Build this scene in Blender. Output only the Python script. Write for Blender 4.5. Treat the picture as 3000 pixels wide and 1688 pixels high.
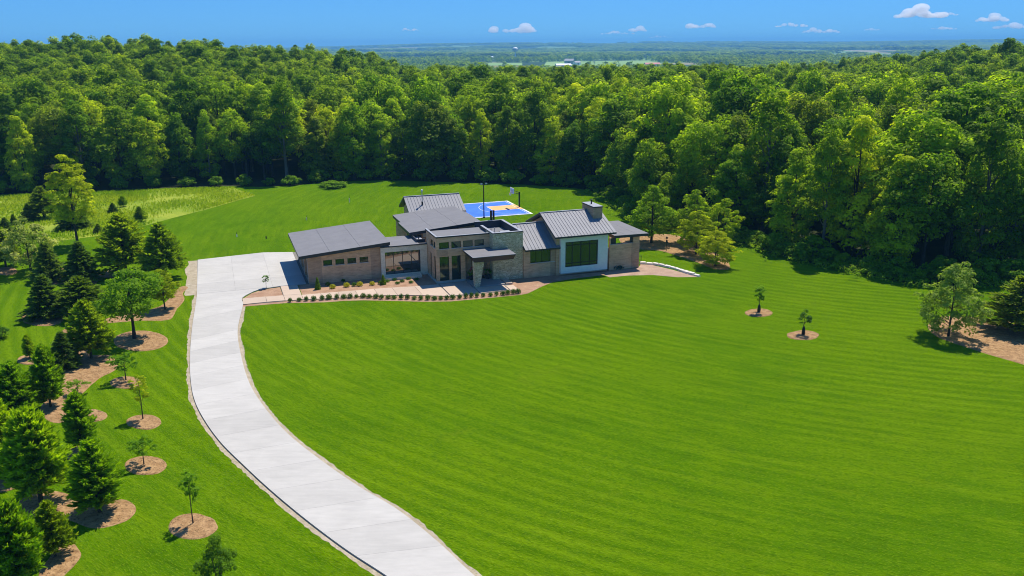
import bpy, bmesh, math, random
import numpy as np
from mathutils import Vector, Matrix, noise as mnoise

# ------------------------------------------------------------------ scene, camera, light
S = bpy.context.scene
for o in list(bpy.data.objects): bpy.data.objects.remove(o)
COL = S.collection
FPX, CXP, CYP, CAMH = 2446.6, 1500.0, 844.0, 28.0
PITCH = math.atan((844 - 130.5) / FPX); ROLL = math.radians(0.35)
_f = np.array([0, math.cos(PITCH), -math.sin(PITCH)]); _r = np.array([1., 0, 0]); _u = np.cross(_r, _f)
RV = math.cos(ROLL) * _r - math.sin(ROLL) * _u; UV_ = math.sin(ROLL) * _r + math.cos(ROLL) * _u
cam = bpy.data.cameras.new('camera'); camo = bpy.data.objects.new('camera', cam); COL.objects.link(camo)
cam.sensor_fit = 'HORIZONTAL'; cam.sensor_width = 36; cam.lens = 36 * FPX / 3000
cam.clip_start = 0.5; cam.clip_end = 90000
camo.matrix_world = Matrix(((RV[0], UV_[0], -_f[0], 0), (RV[1], UV_[1], -_f[1], 0), (RV[2], UV_[2], -_f[2], CAMH), (0, 0, 0, 1)))
S.camera = camo

SUNV = Vector((0.27, 0.45, 1.0)).normalized()
W = bpy.data.worlds.new('World'); S.world = W; W.use_nodes = True
nt = W.node_tree; nt.nodes.clear()
wo = nt.nodes.new('ShaderNodeOutputWorld'); bg = nt.nodes.new('ShaderNodeBackground'); sk = nt.nodes.new('ShaderNodeTexSky')
sk.sky_type = 'NISHITA'; sk.sun_disc = False
sk.sun_elevation = math.asin(SUNV.z); sk.sun_rotation = math.atan2(SUNV.x, SUNV.y)
sk.altitude = 1500; sk.air_density = 1.0; sk.dust_density = 0.0; sk.ozone_density = 5.0
bg.inputs['Strength'].default_value = 0.10
grade = nt.nodes.new('ShaderNodeMix'); grade.data_type = 'RGBA'; grade.blend_type = 'MULTIPLY'; grade.inputs[0].default_value = 1.0; grade.inputs[7].default_value = (0.36, 0.97, 1.84, 1)
curve = nt.nodes.new('ShaderNodeGamma'); curve.inputs['Gamma'].default_value = 0.60
nt.links.new(sk.outputs[0], curve.inputs['Color']); nt.links.new(curve.outputs[0], grade.inputs[6]); nt.links.new(grade.outputs[2], bg.inputs[0]); nt.links.new(bg.outputs[0], wo.inputs[0])
sun = bpy.data.lights.new('sun', 'SUN'); sun.energy = 4.0; sun.angle = math.radians(0.53); sun.color = (1, 0.94, 0.83)
suno = bpy.data.objects.new('sun', sun); COL.objects.link(suno)
suno.rotation_euler = SUNV.to_track_quat('Z', 'Y').to_euler(); suno.location = (60, 100, 200)
vs = S.view_settings; vs.view_transform = 'Standard'; vs.look = 'None'; vs.exposure = 0.62; vs.gamma = 1; vs.use_curve_mapping = False
cy = S.cycles; cy.max_bounces = 9; cy.diffuse_bounces = 5; cy.glossy_bounces = 3; cy.transmission_bounces = 4
cy.volume_bounces = 6; cy.transparent_max_bounces = 6; cy.use_denoising = True; cy.pixel_filter_type = 'BLACKMAN_HARRIS'; cy.filter_width = 1.0; cy.caustics_reflective = False; cy.caustics_refractive = False
try: cy.denoising_input_passes = 'RGB_ALBEDO_NORMAL'; cy.denoising_prefilter = 'ACCURATE'
except Exception: pass

# ------------------------------------------------------------------ measuring helpers (points of the photograph laid on the ground)
def ray(px, py): return _f + (px - CXP) / FPX * RV - (py - CYP) / FPX * UV_
def G(px, py, z=0.0):
    d = ray(px, py); t = (z - CAMH) / d[2]; return (float(d[0] * t), float(d[1] * t))
def height_at(px, py, ty):
    g = G(px, py); d = ray(px, ty); return float(CAMH + d[2] * g[1] / d[1])
def px_per_m(p): return FPX / float(np.dot(np.array([p[0], p[1], -CAMH]), _f))
TH = math.radians(19.5); HO = G(906.8, 834.4)
UA = (math.cos(TH), math.sin(TH)); VA = (-math.sin(TH), math.cos(TH))
def HW(u, v): return (HO[0] + u * UA[0] + v * VA[0], HO[1] + u * UA[1] + v * VA[1])
rng = np.random.default_rng(7); random.seed(7)
def sstep(a, b, x):
    t = np.clip((x - a) / (b - a), 0, 1); return t * t * (3 - 2 * t)
def terrain(x, y):
    x = np.asarray(x, float); y = np.asarray(y, float)
    h = np.maximum(0, 12.5 * np.exp(-((x + 165) / 118) ** 2 - ((y - 350) / 115) ** 2) - 1.6)
    h = h + np.maximum(0, 12 * np.exp(-((x - 215) / 75) ** 2 - ((y - 290) / 85) ** 2) - 1.2)
    h = h - 24 * sstep(450, 900, y)
    far = sstep(3300, 10500, y)
    h = h + far * (46 + np.clip(x, -4000, 9000) * 0.0042 + 9 * np.sin(x / 1300 + 1.0) + 6 * np.sin(x / 520 + y / 900))
    h = h + sstep(2800, 4500, y) * (5 * np.sin(x / 700 + y / 1100) + 4 * np.sin(y / 430 - x / 900))
    h = h - 90 * sstep(11500, 14500, y)
    return h

# ------------------------------------------------------------------ object helpers
def tag(o, label=None, cat=None, group=None, kind=None):
    if label: o['label'] = label
    if cat: o['category'] = cat
    if group: o['group'] = group
    if kind: o['kind'] = kind
    return o
def link(name, data, parent=None, loc=None):
    o = bpy.data.objects.new(name, data); COL.objects.link(o)
    if parent is not None: o.parent = parent
    if loc is not None: o.location = loc
    return o
def empty(name, loc=(0, 0, 0), rz=0.0):
    o = link(name, None); o.location = loc; o.rotation_euler = (0, 0, rz); o.empty_display_size = 0.3; return o
def np_mesh(name, V, F, mat=None, tint=None, smooth=False):
    me = bpy.data.meshes.new(name); V = np.asarray(V, np.float32); F = np.asarray(F, np.int32); k = F.shape[1]
    me.vertices.add(len(V)); me.vertices.foreach_set('co', V.ravel())
    me.loops.add(F.size); me.loops.foreach_set('vertex_index', F.ravel())
    me.polygons.add(len(F)); me.polygons.foreach_set('loop_start', np.arange(0, F.size, k, dtype=np.int32))
    me.polygons.foreach_set('loop_total', np.full(len(F), k, np.int32))
    if smooth: me.polygons.foreach_set('use_smooth', np.ones(len(F), bool))
    me.update(calc_edges=True)
    if tint is not None:
        a = me.attributes.new('tint', 'FLOAT', 'POINT'); a.data.foreach_set('value', np.asarray(tint, np.float32))
    if mat: me.materials.append(mat)
    return me
class MB:
    def __init__(s): s.v = []; s.f = []
    def poly(s, pts):
        i = len(s.v); s.v += [tuple(map(float, p)) for p in pts]; s.f.append(list(range(i, i + len(pts)))); return s
    def hexa(s, b, t):          # 4 bottom pts ccw, 4 top pts ccw
        i = len(s.v); s.v += [tuple(map(float, p)) for p in b] + [tuple(map(float, p)) for p in t]
        for f in ((3, 2, 1, 0), (4, 5, 6, 7), (0, 1, 5, 4), (1, 2, 6, 5), (2, 3, 7, 6), (3, 0, 4, 7)): s.f.append([i + k for k in f])
        return s
    def box(s, x0, x1, y0, y1, z0, z1):
        return s.hexa([(x0, y0, z0), (x1, y0, z0), (x1, y1, z0), (x0, y1, z0)], [(x0, y0, z1), (x1, y0, z1), (x1, y1, z1), (x0, y1, z1)])
    def prism(s, pts, z0, z1):
        n = len(pts); i = len(s.v)
        a = sum(pts[k][0] * pts[(k + 1) % n][1] - pts[(k + 1) % n][0] * pts[k][1] for k in range(n))
        if a < 0: pts = pts[::-1]
        s.v += [(p[0], p[1], z0) for p in pts] + [(p[0], p[1], z1) for p in pts]
        s.f.append([i + k for k in range(n)][::-1]); s.f.append([i + n + k for k in range(n)])
        for k in range(n): s.f.append([i + k, i + (k + 1) % n, i + n + (k + 1) % n, i + n + k])
        return s
    def tube(s, p, q, r0, r1=None, n=8, cap=True):
        r1 = r0 if r1 is None else r1; p = Vector(p); q = Vector(q); d = (q - p).normalized()
        a = d.orthogonal().normalized(); b = d.cross(a); i = len(s.v)
        for c, r in ((p, r0), (q, r1)):
            for k in range(n):
                t = 2 * math.pi * k / n; s.v.append(tuple(c + a * math.cos(t) * r + b * math.sin(t) * r))
        for k in range(n): s.f.append([i + k, i + (k + 1) % n, i + n + (k + 1) % n, i + n + k])
        if cap: s.f.append([i + k for k in range(n)][::-1]); s.f.append([i + n + k for k in range(n)])
        return s
    def lathe(s, prof, n=16, c=(0, 0, 0)):
        i = len(s.v)
        for r, z in prof:
            for k in range(n):
                t = 2 * math.pi * k / n; s.v.append((c[0] + r * math.cos(t), c[1] + r * math.sin(t), c[2] + z))
        for j in range(len(prof) - 1):
            for k in range(n): s.f.append([i + j * n + k, i + j * n + (k + 1) % n, i + (j + 1) * n + (k + 1) % n, i + (j + 1) * n + k])
        s.f.append([i + k for k in range(n)][::-1]); s.f.append([i + (len(prof) - 1) * n + k for k in range(n)])
        return s
    def mesh(s, name, mat):
        me = bpy.data.meshes.new(name); me.from_pydata(s.v, [], s.f); me.update()
        if mat: me.materials.append(mat)
        return me
    def build(s, name, mat, parent=None): return link(name, s.mesh(name, mat), parent)

# ------------------------------------------------------------------ materials
def newmat(name):
    m = bpy.data.materials.new(name); m.use_nodes = True; t = m.node_tree; t.nodes.clear()
    out = t.nodes.new('ShaderNodeOutputMaterial'); p = t.nodes.new('ShaderNodeBsdfPrincipled'); t.links.new(p.outputs[0], out.inputs[0])
    return m, t, p, out
def N(t, typ, **kw):
    n = t.nodes.new(typ)
    for k, v in kw.items():
        if k in n.inputs: n.inputs[k].default_value = v
        else: setattr(n, k, v)
    return n
def ramp(t, fac, stops):
    r = t.nodes.new('ShaderNodeValToRGB'); e = r.color_ramp.elements
    while len(e) < len(stops): e.new(0.5)
    for i, (p, c) in enumerate(stops): e[i].position = p; e[i].color = (*c, 1)
    t.links.new(fac, r.inputs[0]); return r.outputs[0]
def mixc(t, fac, a, b, mode='MIX'):
    n = t.nodes.new('ShaderNodeMix'); n.data_type = 'RGBA'; n.blend_type = mode
    if isinstance(fac, (int, float)): n.inputs[0].default_value = fac
    else: t.links.new(fac, n.inputs[0])
    for k, c in ((6, a), (7, b)):
        if isinstance(c, tuple): n.inputs[k].default_value = (*c, 1) if len(c) == 3 else c
        else: t.links.new(c, n.inputs[k])
    return n.outputs[2]
def mathn(t, op, a, b=None):
    n = t.nodes.new('ShaderNodeMath'); n.operation = op
    for k, c in ((0, a), (1, b)):
        if c is None: continue
        if isinstance(c, (int, float)): n.inputs[k].default_value = c
        else: t.links.new(c, n.inputs[k])
    return n.outputs[0]
def noise_n(t, vec, scale, detail=3.0, rough=0.55, dist=0.0):
    n = N(t, 'ShaderNodeTexNoise', Scale=scale, Detail=detail, Roughness=rough, Distortion=dist)
    if vec is not None: t.links.new(vec, n.inputs['Vector'])
    return n.outputs['Fac']
def bump(t, p, h, strength=0.3, dist=0.05):
    b = N(t, 'ShaderNodeBump', Strength=strength, Distance=dist); t.links.new(h, b.inputs['Height']); t.links.new(b.outputs[0], p.inputs['Normal'])
def mapping(t, src, scale=(1, 1, 1), rot=(0, 0, 0)):
    m = t.nodes.new('ShaderNodeMapping'); m.inputs['Scale'].default_value = scale; m.inputs['Rotation'].default_value = rot
    t.links.new(src, m.inputs[0]); return m.outputs[0]
def speckle_mat(name, c0, c1, c2=None, scale=4.0, fine=30.0, rough=0.85, bs=0.3, bd=0.03, world=True, stretch=(1, 1, 1), rnd=0.0, spec=0.3):
    m, t, p, out = newmat(name)
    src = N(t, 'ShaderNodeNewGeometry').outputs['Position'] if world else N(t, 'ShaderNodeTexCoord').outputs['Object']
    v = mapping(t, src, stretch)
    a = noise_n(t, v, scale, 4); b = noise_n(t, v, fine, 3)
    col = ramp(t, a, [(0.3, c0), (0.7, c1)])
    if c2: col = mixc(t, mathn(t, 'MULTIPLY', ramp_val(t, b, 0.52, 0.68), 0.8), col, c2)
    if rnd:
        oi = N(t, 'ShaderNodeObjectInfo').outputs['Random']
        k = mathn(t, 'ADD', mathn(t, 'MULTIPLY', oi, 2 * rnd), 1 - rnd)
        hsv = N(t, 'ShaderNodeHueSaturation'); t.links.new(k, hsv.inputs['Value']); t.links.new(col, hsv.inputs['Color']); col = hsv.outputs[0]
    t.links.new(col, p.inputs['Base Color']); p.inputs['Roughness'].default_value = rough; p.inputs['Specular IOR Level'].default_value = spec
    bump(t, p, b, bs, bd); return m
def ramp_val(t, fac, a, b):
    n = t.nodes.new('ShaderNodeMapRange'); n.inputs[1].default_value = a; n.inputs[2].default_value = b
    t.links.new(fac, n.inputs[0]); return n.outputs[0]
def plain(name, c, rough=0.5, metal=0.0, spec=0.5, var=0.12, scale=3.0):
    m, t, p, out = newmat(name); v = N(t, 'ShaderNodeTexCoord').outputs['Object']
    a = noise_n(t, v, scale, 4)
    col = ramp(t, a, [(0.3, tuple(x * (1 - var) for x in c)), (0.7, tuple(min(1, x * (1 + var)) for x in c))])
    t.links.new(col, p.inputs['Base Color']); p.inputs['Roughness'].default_value = rough; p.inputs['Metallic'].default_value = metal
    p.inputs['Specular IOR Level'].default_value = spec
    bump(t, p, noise_n(t, v, scale * 14, 2), 0.06, 0.01); return m

def rotscale(t, src, deg, scale):
    return mapping(t, mapping(t, src, (1, 1, 1), (0, 0, math.radians(-deg))), scale)
def lawn_mat():
    m, t, p, out = newmat('lawn_grass'); pos = N(t, 'ShaderNodeNewGeometry').outputs['Position']
    # the mower works in wide arcs round the house side of the lawn: one coordinate across the swaths, one along them
    sub = N(t, 'ShaderNodeVectorMath'); sub.operation = 'SUBTRACT'; sub.inputs[1].default_value = (62.4, 146.8, 0); t.links.new(pos, sub.inputs[0])
    sep = N(t, 'ShaderNodeSeparateXYZ'); t.links.new(sub.outputs[0], sep.inputs[0])
    r = mathn(t, 'SQRT', mathn(t, 'ADD', mathn(t, 'MULTIPLY', sep.outputs[0], sep.outputs[0]), mathn(t, 'MULTIPLY', sep.outputs[1], sep.outputs[1])))
    th = mathn(t, 'MULTIPLY', mathn(t, 'ARCTAN2', sep.outputs[0], mathn(t, 'MULTIPLY', sep.outputs[1], -1.0)), 85.0)
    cmb = N(t, 'ShaderNodeCombineXYZ'); t.links.new(th, cmb.inputs[0]); t.links.new(r, cmb.inputs[1]); arc = cmb.outputs[0]
    wobn = mathn(t, 'MULTIPLY', mathn(t, 'SUBTRACT', noise_n(t, mapping(t, arc, (0.10, 0.5, 1)), 0.8, 3, 0.6), 0.5), 1.5)
    band = mathn(t, 'ADD', mathn(t, 'MULTIPLY', mathn(t, 'SINE', mathn(t, 'MULTIPLY', mathn(t, 'ADD', r, wobn), 2 * math.pi / 1.40)), 0.5), 0.5)
    psep = N(t, 'ShaderNodeSeparateXYZ'); t.links.new(pos, psep.inputs[0])
    fade = mathn(t, 'MULTIPLY', ramp_val(t, noise_n(t, pos, 0.035, 3), 0.36, 0.60), mathn(t, 'SUBTRACT', 1.0, mathn(t, 'MULTIPLY', ramp_val(t, psep.outputs[1], 96, 112), 0.75)))
    big = noise_n(t, pos, 0.040, 4, 0.6, 0.4); mid = noise_n(t, mapping(t, arc, (0.5, 1, 1)), 0.45, 5, 0.65, 0.6)
    fine = noise_n(t, mapping(t, arc, (0.55, 1, 1)), 4.5, 4, 0.75, 0.3); blade = noise_n(t, mapping(t, arc, (0.5, 1.0, 1)), 11.0, 3, 0.7)
    streak = noise_n(t, mapping(t, arc, (0.12, 1.0, 1)), 0.95, 4, 0.62, 0.4); dstreak = noise_n(t, mapping(t, arc, (0.2, 1.0, 1)), 1.5, 3, 0.6, 0.3)
    patch = noise_n(t, pos, 0.12, 5, 0.65, 0.8)
    col = ramp(t, mid, [(0.30, (0.0424, 0.1100, 0.0005)), (0.5, (0.0669, 0.1563, 0.0006)), (0.72, (0.1025, 0.1958, 0.0008))])
    col = mixc(t, mathn(t, 'MULTIPLY', ramp_val(t, big, 0.42, 0.60), 0.5), col, (0.1226, 0.2091, 0.0008))
    col = mixc(t, mathn(t, 'MULTIPLY', mathn(t, 'MULTIPLY', band, fade), 0.46), col, (0.1538, 0.2552, 0.0024))
    col = mixc(t, mathn(t, 'MULTIPLY', mathn(t, 'MULTIPLY', mathn(t, 'SUBTRACT', 1.0, band), fade), 0.42), col, (0.0424, 0.1100, 0.0005))
    col = mixc(t, mathn(t, 'MULTIPLY', ramp_val(t, streak, 0.50, 0.66), 0.40), col, (0.1671, 0.2552, 0.0040))
    col = mixc(t, mathn(t, 'MULTIPLY', ramp_val(t, dstreak, 0.52, 0.68), 0.40), col, (0.0401, 0.1056, 0.0005))
    col = mixc(t, mathn(t, 'MULTIPLY', ramp_val(t, patch, 0.60, 0.76), 0.45), col, (0.1839, 0.2256, 0.0128))
    col = mixc(t, mathn(t, 'MULTIPLY', ramp_val(t, fine, 0.48, 0.62), 0.60), col, (0.0312, 0.0902, 0.0005))
    col = mixc(t, mathn(t, 'MULTIPLY', ramp_val(t, blade, 0.54, 0.66), 0.55), col, (0.2116, 0.2883, 0.0160))
    t.links.new(col, p.inputs['Base Color']); p.inputs['Roughness'].default_value = 0.95; p.inputs['Specular IOR Level'].default_value = 0.0
    p.inputs['Sheen Weight'].default_value = 0.22; p.inputs['Sheen Roughness'].default_value = 0.5; p.inputs['Sheen Tint'].default_value = (0.36, 0.62, 0.03, 1)
    hh = mathn(t, 'ADD', mathn(t, 'ADD', fine, mathn(t, 'MULTIPLY', blade, 0.7)), mathn(t, 'MULTIPLY', mid, 1.2))
    bump(t, p, hh, 0.8, 0.18); return m
def terrain_mat():
    m, t, p, out = newmat('terrain_ground'); pos = N(t, 'ShaderNodeNewGeometry').outputs['Position']
    sep = N(t, 'ShaderNodeSeparateXYZ'); t.links.new(pos, sep.inputs[0])
    near = ramp(t, noise_n(t, pos, 0.5, 4), [(0.3, (0.018, 0.026, 0.008)), (0.7, (0.04, 0.05, 0.016))])
    vo = N(t, 'ShaderNodeTexVoronoi', Scale=1.0); t.links.new(mapping(t, pos, (1 / 520, 1 / 900, 0.0)), vo.inputs['Vector'])
    hs = N(t, 'ShaderNodeSeparateColor'); t.links.new(vo.outputs['Color'], hs.inputs[0])
    far = ramp(t, hs.outputs[0], [(0.0, (0.03, 0.065, 0.016)), (0.62, (0.04, 0.08, 0.02)), (0.66, (0.16, 0.26, 0.07)), (0.84, (0.18, 0.29, 0.08)), (0.90, (0.34, 0.30, 0.16)), (1.0, (0.28, 0.25, 0.14))])
    far = mixc(t, ramp_val(t, noise_n(t, pos, 0.004, 5), 0.50, 0.62), far, (0.028, 0.058, 0.016))
    f = ramp_val(t, sep.outputs[1], 700, 1100)
    t.links.new(mixc(t, f, near, far), p.inputs['Base Color']); p.inputs['Roughness'].default_value = 0.95; p.inputs['Specular IOR Level'].default_value = 0.1
    return m
def concrete_mat(name, c, var=0.10, rnd=0.07):
    m, t, p, out = newmat(name); pos = N(t, 'ShaderNodeNewGeometry').outputs['Position']
    a = noise_n(t, pos, 0.35, 5, 0.6, 0.5); b = noise_n(t, mapping(t, pos, (0.35, 1.8, 1)), 1.6, 5, 0.65); g = noise_n(t, pos, 38, 2); st = noise_n(t, pos, 1.1, 6, 0.7, 1.2)
    lo = tuple(x * (1 - var * 1.4) for x in c); hi = tuple(min(1, x * (1 + var)) for x in c)
    col = mixc(t, 0.5, ramp(t, a, [(0.3, lo), (0.7, hi)]), ramp(t, b, [(0.3, lo), (0.7, hi)]))
    col = mixc(t, mathn(t, 'MULTIPLY', ramp_val(t, st, 0.62, 0.78), 0.22), col, tuple(x * y for x, y in zip(c, (0.62, 0.58, 0.52))))
    oi = N(t, 'ShaderNodeObjectInfo').outputs['Random']
    hsv = N(t, 'ShaderNodeHueSaturation'); t.links.new(mathn(t, 'ADD', mathn(t, 'MULTIPLY', oi, 2 * rnd), 1 - rnd), hsv.inputs['Value']); t.links.new(col, hsv.inputs['Color'])
    t.links.new(hsv.outputs[0], p.inputs['Base Color']); p.inputs['Roughness'].default_value = 0.85; p.inputs['Specular IOR Level'].default_value = 0.25
    bump(t, p, g, 0.2, 0.01); return m
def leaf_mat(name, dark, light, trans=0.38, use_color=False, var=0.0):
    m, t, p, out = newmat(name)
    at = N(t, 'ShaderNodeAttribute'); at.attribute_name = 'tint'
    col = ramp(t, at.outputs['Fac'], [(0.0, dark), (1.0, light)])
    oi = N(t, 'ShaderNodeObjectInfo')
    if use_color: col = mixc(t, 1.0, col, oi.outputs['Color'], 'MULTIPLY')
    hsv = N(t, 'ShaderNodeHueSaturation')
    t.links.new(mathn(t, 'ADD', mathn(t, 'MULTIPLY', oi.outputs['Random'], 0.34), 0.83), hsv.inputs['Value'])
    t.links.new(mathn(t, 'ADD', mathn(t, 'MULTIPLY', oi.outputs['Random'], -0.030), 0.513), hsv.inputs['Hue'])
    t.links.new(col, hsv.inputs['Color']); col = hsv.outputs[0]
    t.links.new(col, p.inputs['Base Color']); p.inputs['Roughness'].default_value = 0.6; p.inputs['Specular IOR Level'].default_value = 0.07
    tr = N(t, 'ShaderNodeBsdfTranslucent'); 
    br = mixc(t, 1.0, col, (1.75, 1.75, 0.45), 'MULTIPLY'); t.links.new(br, tr.inputs[0])
    mx = N(t, 'ShaderNodeMixShader'); mx.inputs[0].default_value = trans
    t.links.new(p.outputs[0], mx.inputs[1]); t.links.new(tr.outputs[0], mx.inputs[2]); t.links.new(mx.outputs[0], out.inputs[0]); return m
def glass_mat(name, refl, tint=(0.95, 0.97, 0.95, 1)):
    m, t, p, out = newmat(name); v = N(t, 'ShaderNodeTexCoord').outputs['Object']
    p.inputs['Base Color'].default_value = (0.012, 0.016, 0.015, 1); p.inputs['Roughness'].default_value = 0.12
    gl = N(t, 'ShaderNodeBsdfGlossy'); gl.inputs['Roughness'].default_value = 0.015; gl.inputs['Color'].default_value = tint
    b = N(t, 'ShaderNodeBump', Strength=0.05, Distance=0.02); t.links.new(noise_n(t, v, 0.8, 1), b.inputs['Height']); t.links.new(b.outputs[0], gl.inputs['Normal'])
    mx = N(t, 'ShaderNodeMixShader'); mx.inputs[0].default_value = refl
    t.links.new(p.outputs[0], mx.inputs[1]); t.links.new(gl.outputs[0], mx.inputs[2]); t.links.new(mx.outputs[0], out.inputs[0]); return m
def brick_mat(name, c1, c2, mortar):
    m, t, p, out = newmat(name); tc = N(t, 'ShaderNodeTexCoord').outputs['Object']
    sep = N(t, 'ShaderNodeSeparateXYZ'); t.links.new(tc, sep.inputs[0])
    cmb = N(t, 'ShaderNodeCombineXYZ'); t.links.new(mathn(t, 'ADD', sep.outputs[0], sep.outputs[1]), cmb.inputs[0]); t.links.new(sep.outputs[2], cmb.inputs[1])
    br = N(t, 'ShaderNodeTexBrick', Scale=1.0); br.inputs['Brick Width'].default_value = 0.6; br.inputs['Row Height'].default_value = 0.1
    br.inputs['Mortar Size'].default_value = 0.008; br.inputs['Color1'].default_value = (*c1, 1); br.inputs['Color2'].default_value = (*c2, 1); br.inputs['Mortar'].default_value = (*mortar, 1)
    t.links.new(cmb.outputs[0], br.inputs['Vector'])
    a = noise_n(t, tc, 0.9, 5, 0.65); c_ = noise_n(t, mapping(t, cmb.outputs[0], (0.9, 4.2, 1)), 1.0, 4, 0.7)
    col = mixc(t, ramp_val(t, a, 0.40, 0.70), br.outputs['Color'], mixc(t, 1.0, br.outputs['Color'], (0.82, 0.79, 0.77), 'MULTIPLY'))
    col = mixc(t, ramp_val(t, c_, 0.48, 0.66), col, mixc(t, 1.0, col, (0.76, 0.73, 0.71), 'MULTIPLY'))
    t.links.new(col, p.inputs['Base Color']); p.inputs['Roughness'].default_value = 0.9; p.inputs['Specular IOR Level'].default_value = 0.15
    bump(t, p, br.outputs['Fac'], -0.4, 0.02); return m
def stone_mat(name, c0, c1, c2, sx=2.2, sz=7.0):
    m, t, p, out = newmat(name); tc = N(t, 'ShaderNodeTexCoord').outputs['Object']
    vo = N(t, 'ShaderNodeTexVoronoi', Scale=1.0); t.links.new(mapping(t, tc, (sx, sx, sz)), vo.inputs['Vector'])
    hs = N(t, 'ShaderNodeSeparateColor'); t.links.new(vo.outputs['Color'], hs.inputs[0])
    ve = N(t, 'ShaderNodeTexVoronoi', Scale=1.0); ve.feature = 'DISTANCE_TO_EDGE'; t.links.new(mapping(t, tc, (sx, sx, sz)), ve.inputs['Vector'])
    col = ramp(t, hs.outputs[0], [(0.0, c0), (0.5, c1), (1.0, c2)])
    col = mixc(t, ramp_val(t, noise_n(t, tc, 1.3, 5, 0.7), 0.5, 0.75), col, tuple(x * 0.6 for x in c1))
    e = ramp_val(t, ve.outputs[0], 0.0, 0.07)
    col = mixc(t, mathn(t, 'SUBTRACT', 1.0, e), col, tuple(x * 0.45 for x in c0))
    t.links.new(col, p.inputs['Base Color']); p.inputs['Roughness'].default_value = 0.9; bump(t, p, mathn(t, 'ADD', e, mathn(t, 'MULTIPLY', hs.outputs[1], 0.6)), 0.6, 0.05); return m

M = {}
M['lawn'] = lawn_mat(); M['terrain'] = terrain_mat()
M['concrete'] = concrete_mat('driveway_concrete', (0.455, 0.432, 0.395)); M['joint'] = speckle_mat('driveway_joint', (0.16, 0.145, 0.12), (0.24, 0.22, 0.19))
M['paver'] = concrete_mat('walkway_concrete', (0.50, 0.385, 0.29), 0.08, 0.08); M['porch'] = concrete_mat('porch_concrete', (0.36, 0.33, 0.30))
M['dirt'] = speckle_mat('verge_dirt', (0.30, 0.24, 0.16), (0.46, 0.38, 0.28), (0.16, 0.17, 0.06), 1.6, 9.0)
M['mulch'] = speckle_mat('wood_mulch', (0.25, 0.135, 0.052), (0.44, 0.27, 0.125), (0.09, 0.045, 0.018), 2.2, 9.0, 0.95, 0.9, 0.08)
M['mulch2'] = speckle_mat('front_bed_mulch', (0.32, 0.18, 0.105), (0.46, 0.29, 0.185), (0.15, 0.08, 0.045), 0.9, 17.0, 0.95, 0.8, 0.06)
M['gravel'] = speckle_mat('bed_gravel', (0.34, 0.22, 0.15), (0.46, 0.32, 0.23), (0.20, 0.12, 0.08), 1.0, 22.0, 0.95, 0.7, 0.04)
M['meadow'] = speckle_mat('meadow_ground', (0.16, 0.25, 0.006), (0.30, 0.34, 0.025), (0.13, 0.22, 0.008), 0.16, 2.2, 0.95, 0.9, 0.2)
M['brick'] = brick_mat('tan_brick', (0.74, 0.47, 0.265), (0.64, 0.395, 0.22), (0.66, 0.48, 0.30))
M['brick_dark'] = brick_mat('taupe_brick', (0.54, 0.35, 0.21), (0.47, 0.305, 0.18), (0.50, 0.36, 0.24))
M['stone'] = stone_mat('ledgestone', (0.52, 0.43, 0.235), (0.66, 0.555, 0.33), (0.78, 0.67, 0.43), 2.3, 8.0)
M['lime'] = speckle_mat('limestone_panel', (0.70, 0.60, 0.42), (0.82, 0.73, 0.55), (0.60, 0.51, 0.36), 1.4, 6.0, 0.9, 0.25, 0.02, False, (1, 1, 2.2))
M['siding'] = plain('white_siding', (0.82, 0.80, 0.72), 0.55, 0, 0.4, 0.05)
M['shed_roof'] = plain('grey_membrane_roof', (0.185, 0.182, 0.19), 0.8, 0, 0.2, 0.07, 0.8)
M['metal_roof'] = plain('grey_standing_seam', (0.235, 0.232, 0.245), 0.62, 0.0, 0.25, 0.07, 1.2)
M['fascia'] = plain('charcoal_fascia', (0.022, 0.024, 0.030), 0.45, 0, 0.5)
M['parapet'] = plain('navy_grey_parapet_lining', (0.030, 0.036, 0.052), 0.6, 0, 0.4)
M['coping'] = plain('grey_coping', (0.30, 0.31, 0.34), 0.6, 0.0, 0.3)
M['frame'] = plain('black_window_frame', (0.012, 0.013, 0.014), 0.4)
M['glass'] = glass_mat('window_glass', 0.06, (0.5, 0.95, 0.5, 1)); M['glass2'] = glass_mat('portal_glass', 0.20)
M['sill'] = plain('stone_sill', (0.45, 0.42, 0.36), 0.8)
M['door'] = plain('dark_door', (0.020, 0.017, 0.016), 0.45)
M['white'] = plain('white_paint', (0.78, 0.78, 0.76), 0.5)
M['black'] = plain('black_metal', (0.010, 0.010, 0.011), 0.45, 0.2)
M['steel'] = plain('galvanised_steel', (0.55, 0.56, 0.57), 0.35, 0.8)
M['bluecourt'] = speckle_mat('blue_court', (0.028, 0.13, 0.68), (0.045, 0.185, 0.80), None, 0.5, 9, 0.6, 0.1)
M['orangecourt'] = speckle_mat('orange_court', (0.74, 0.38, 0.13), (0.84, 0.45, 0.18), None, 0.6, 9, 0.6, 0.1)
M['bark'] = speckle_mat('tree_bark', (0.035, 0.026, 0.018), (0.075, 0.058, 0.043), (0.02, 0.015, 0.01), 2.0, 14, 0.9, 0.6, 0.03, False, (1, 1, 0.25))
M['bark_pale'] = speckle_mat('pale_bark', (0.10, 0.085, 0.07), (0.20, 0.175, 0.145), (0.05, 0.04, 0.03), 2.0, 14, 0.9, 0.6, 0.03, False, (1, 1, 0.25))
M['leaf_forest'] = leaf_mat('forest_leaves', (0.094, 0.186, 0.004), (0.262, 0.365, 0.008), 0.56, True)
M['leaf_spruce'] = leaf_mat('spruce_needles', (0.058, 0.122, 0.016), (0.155, 0.245, 0.040), 0.44)
M['leaf_pine'] = leaf_mat('pine_needles', (0.098, 0.185, 0.007), (0.245, 0.350, 0.013), 0.54)
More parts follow.
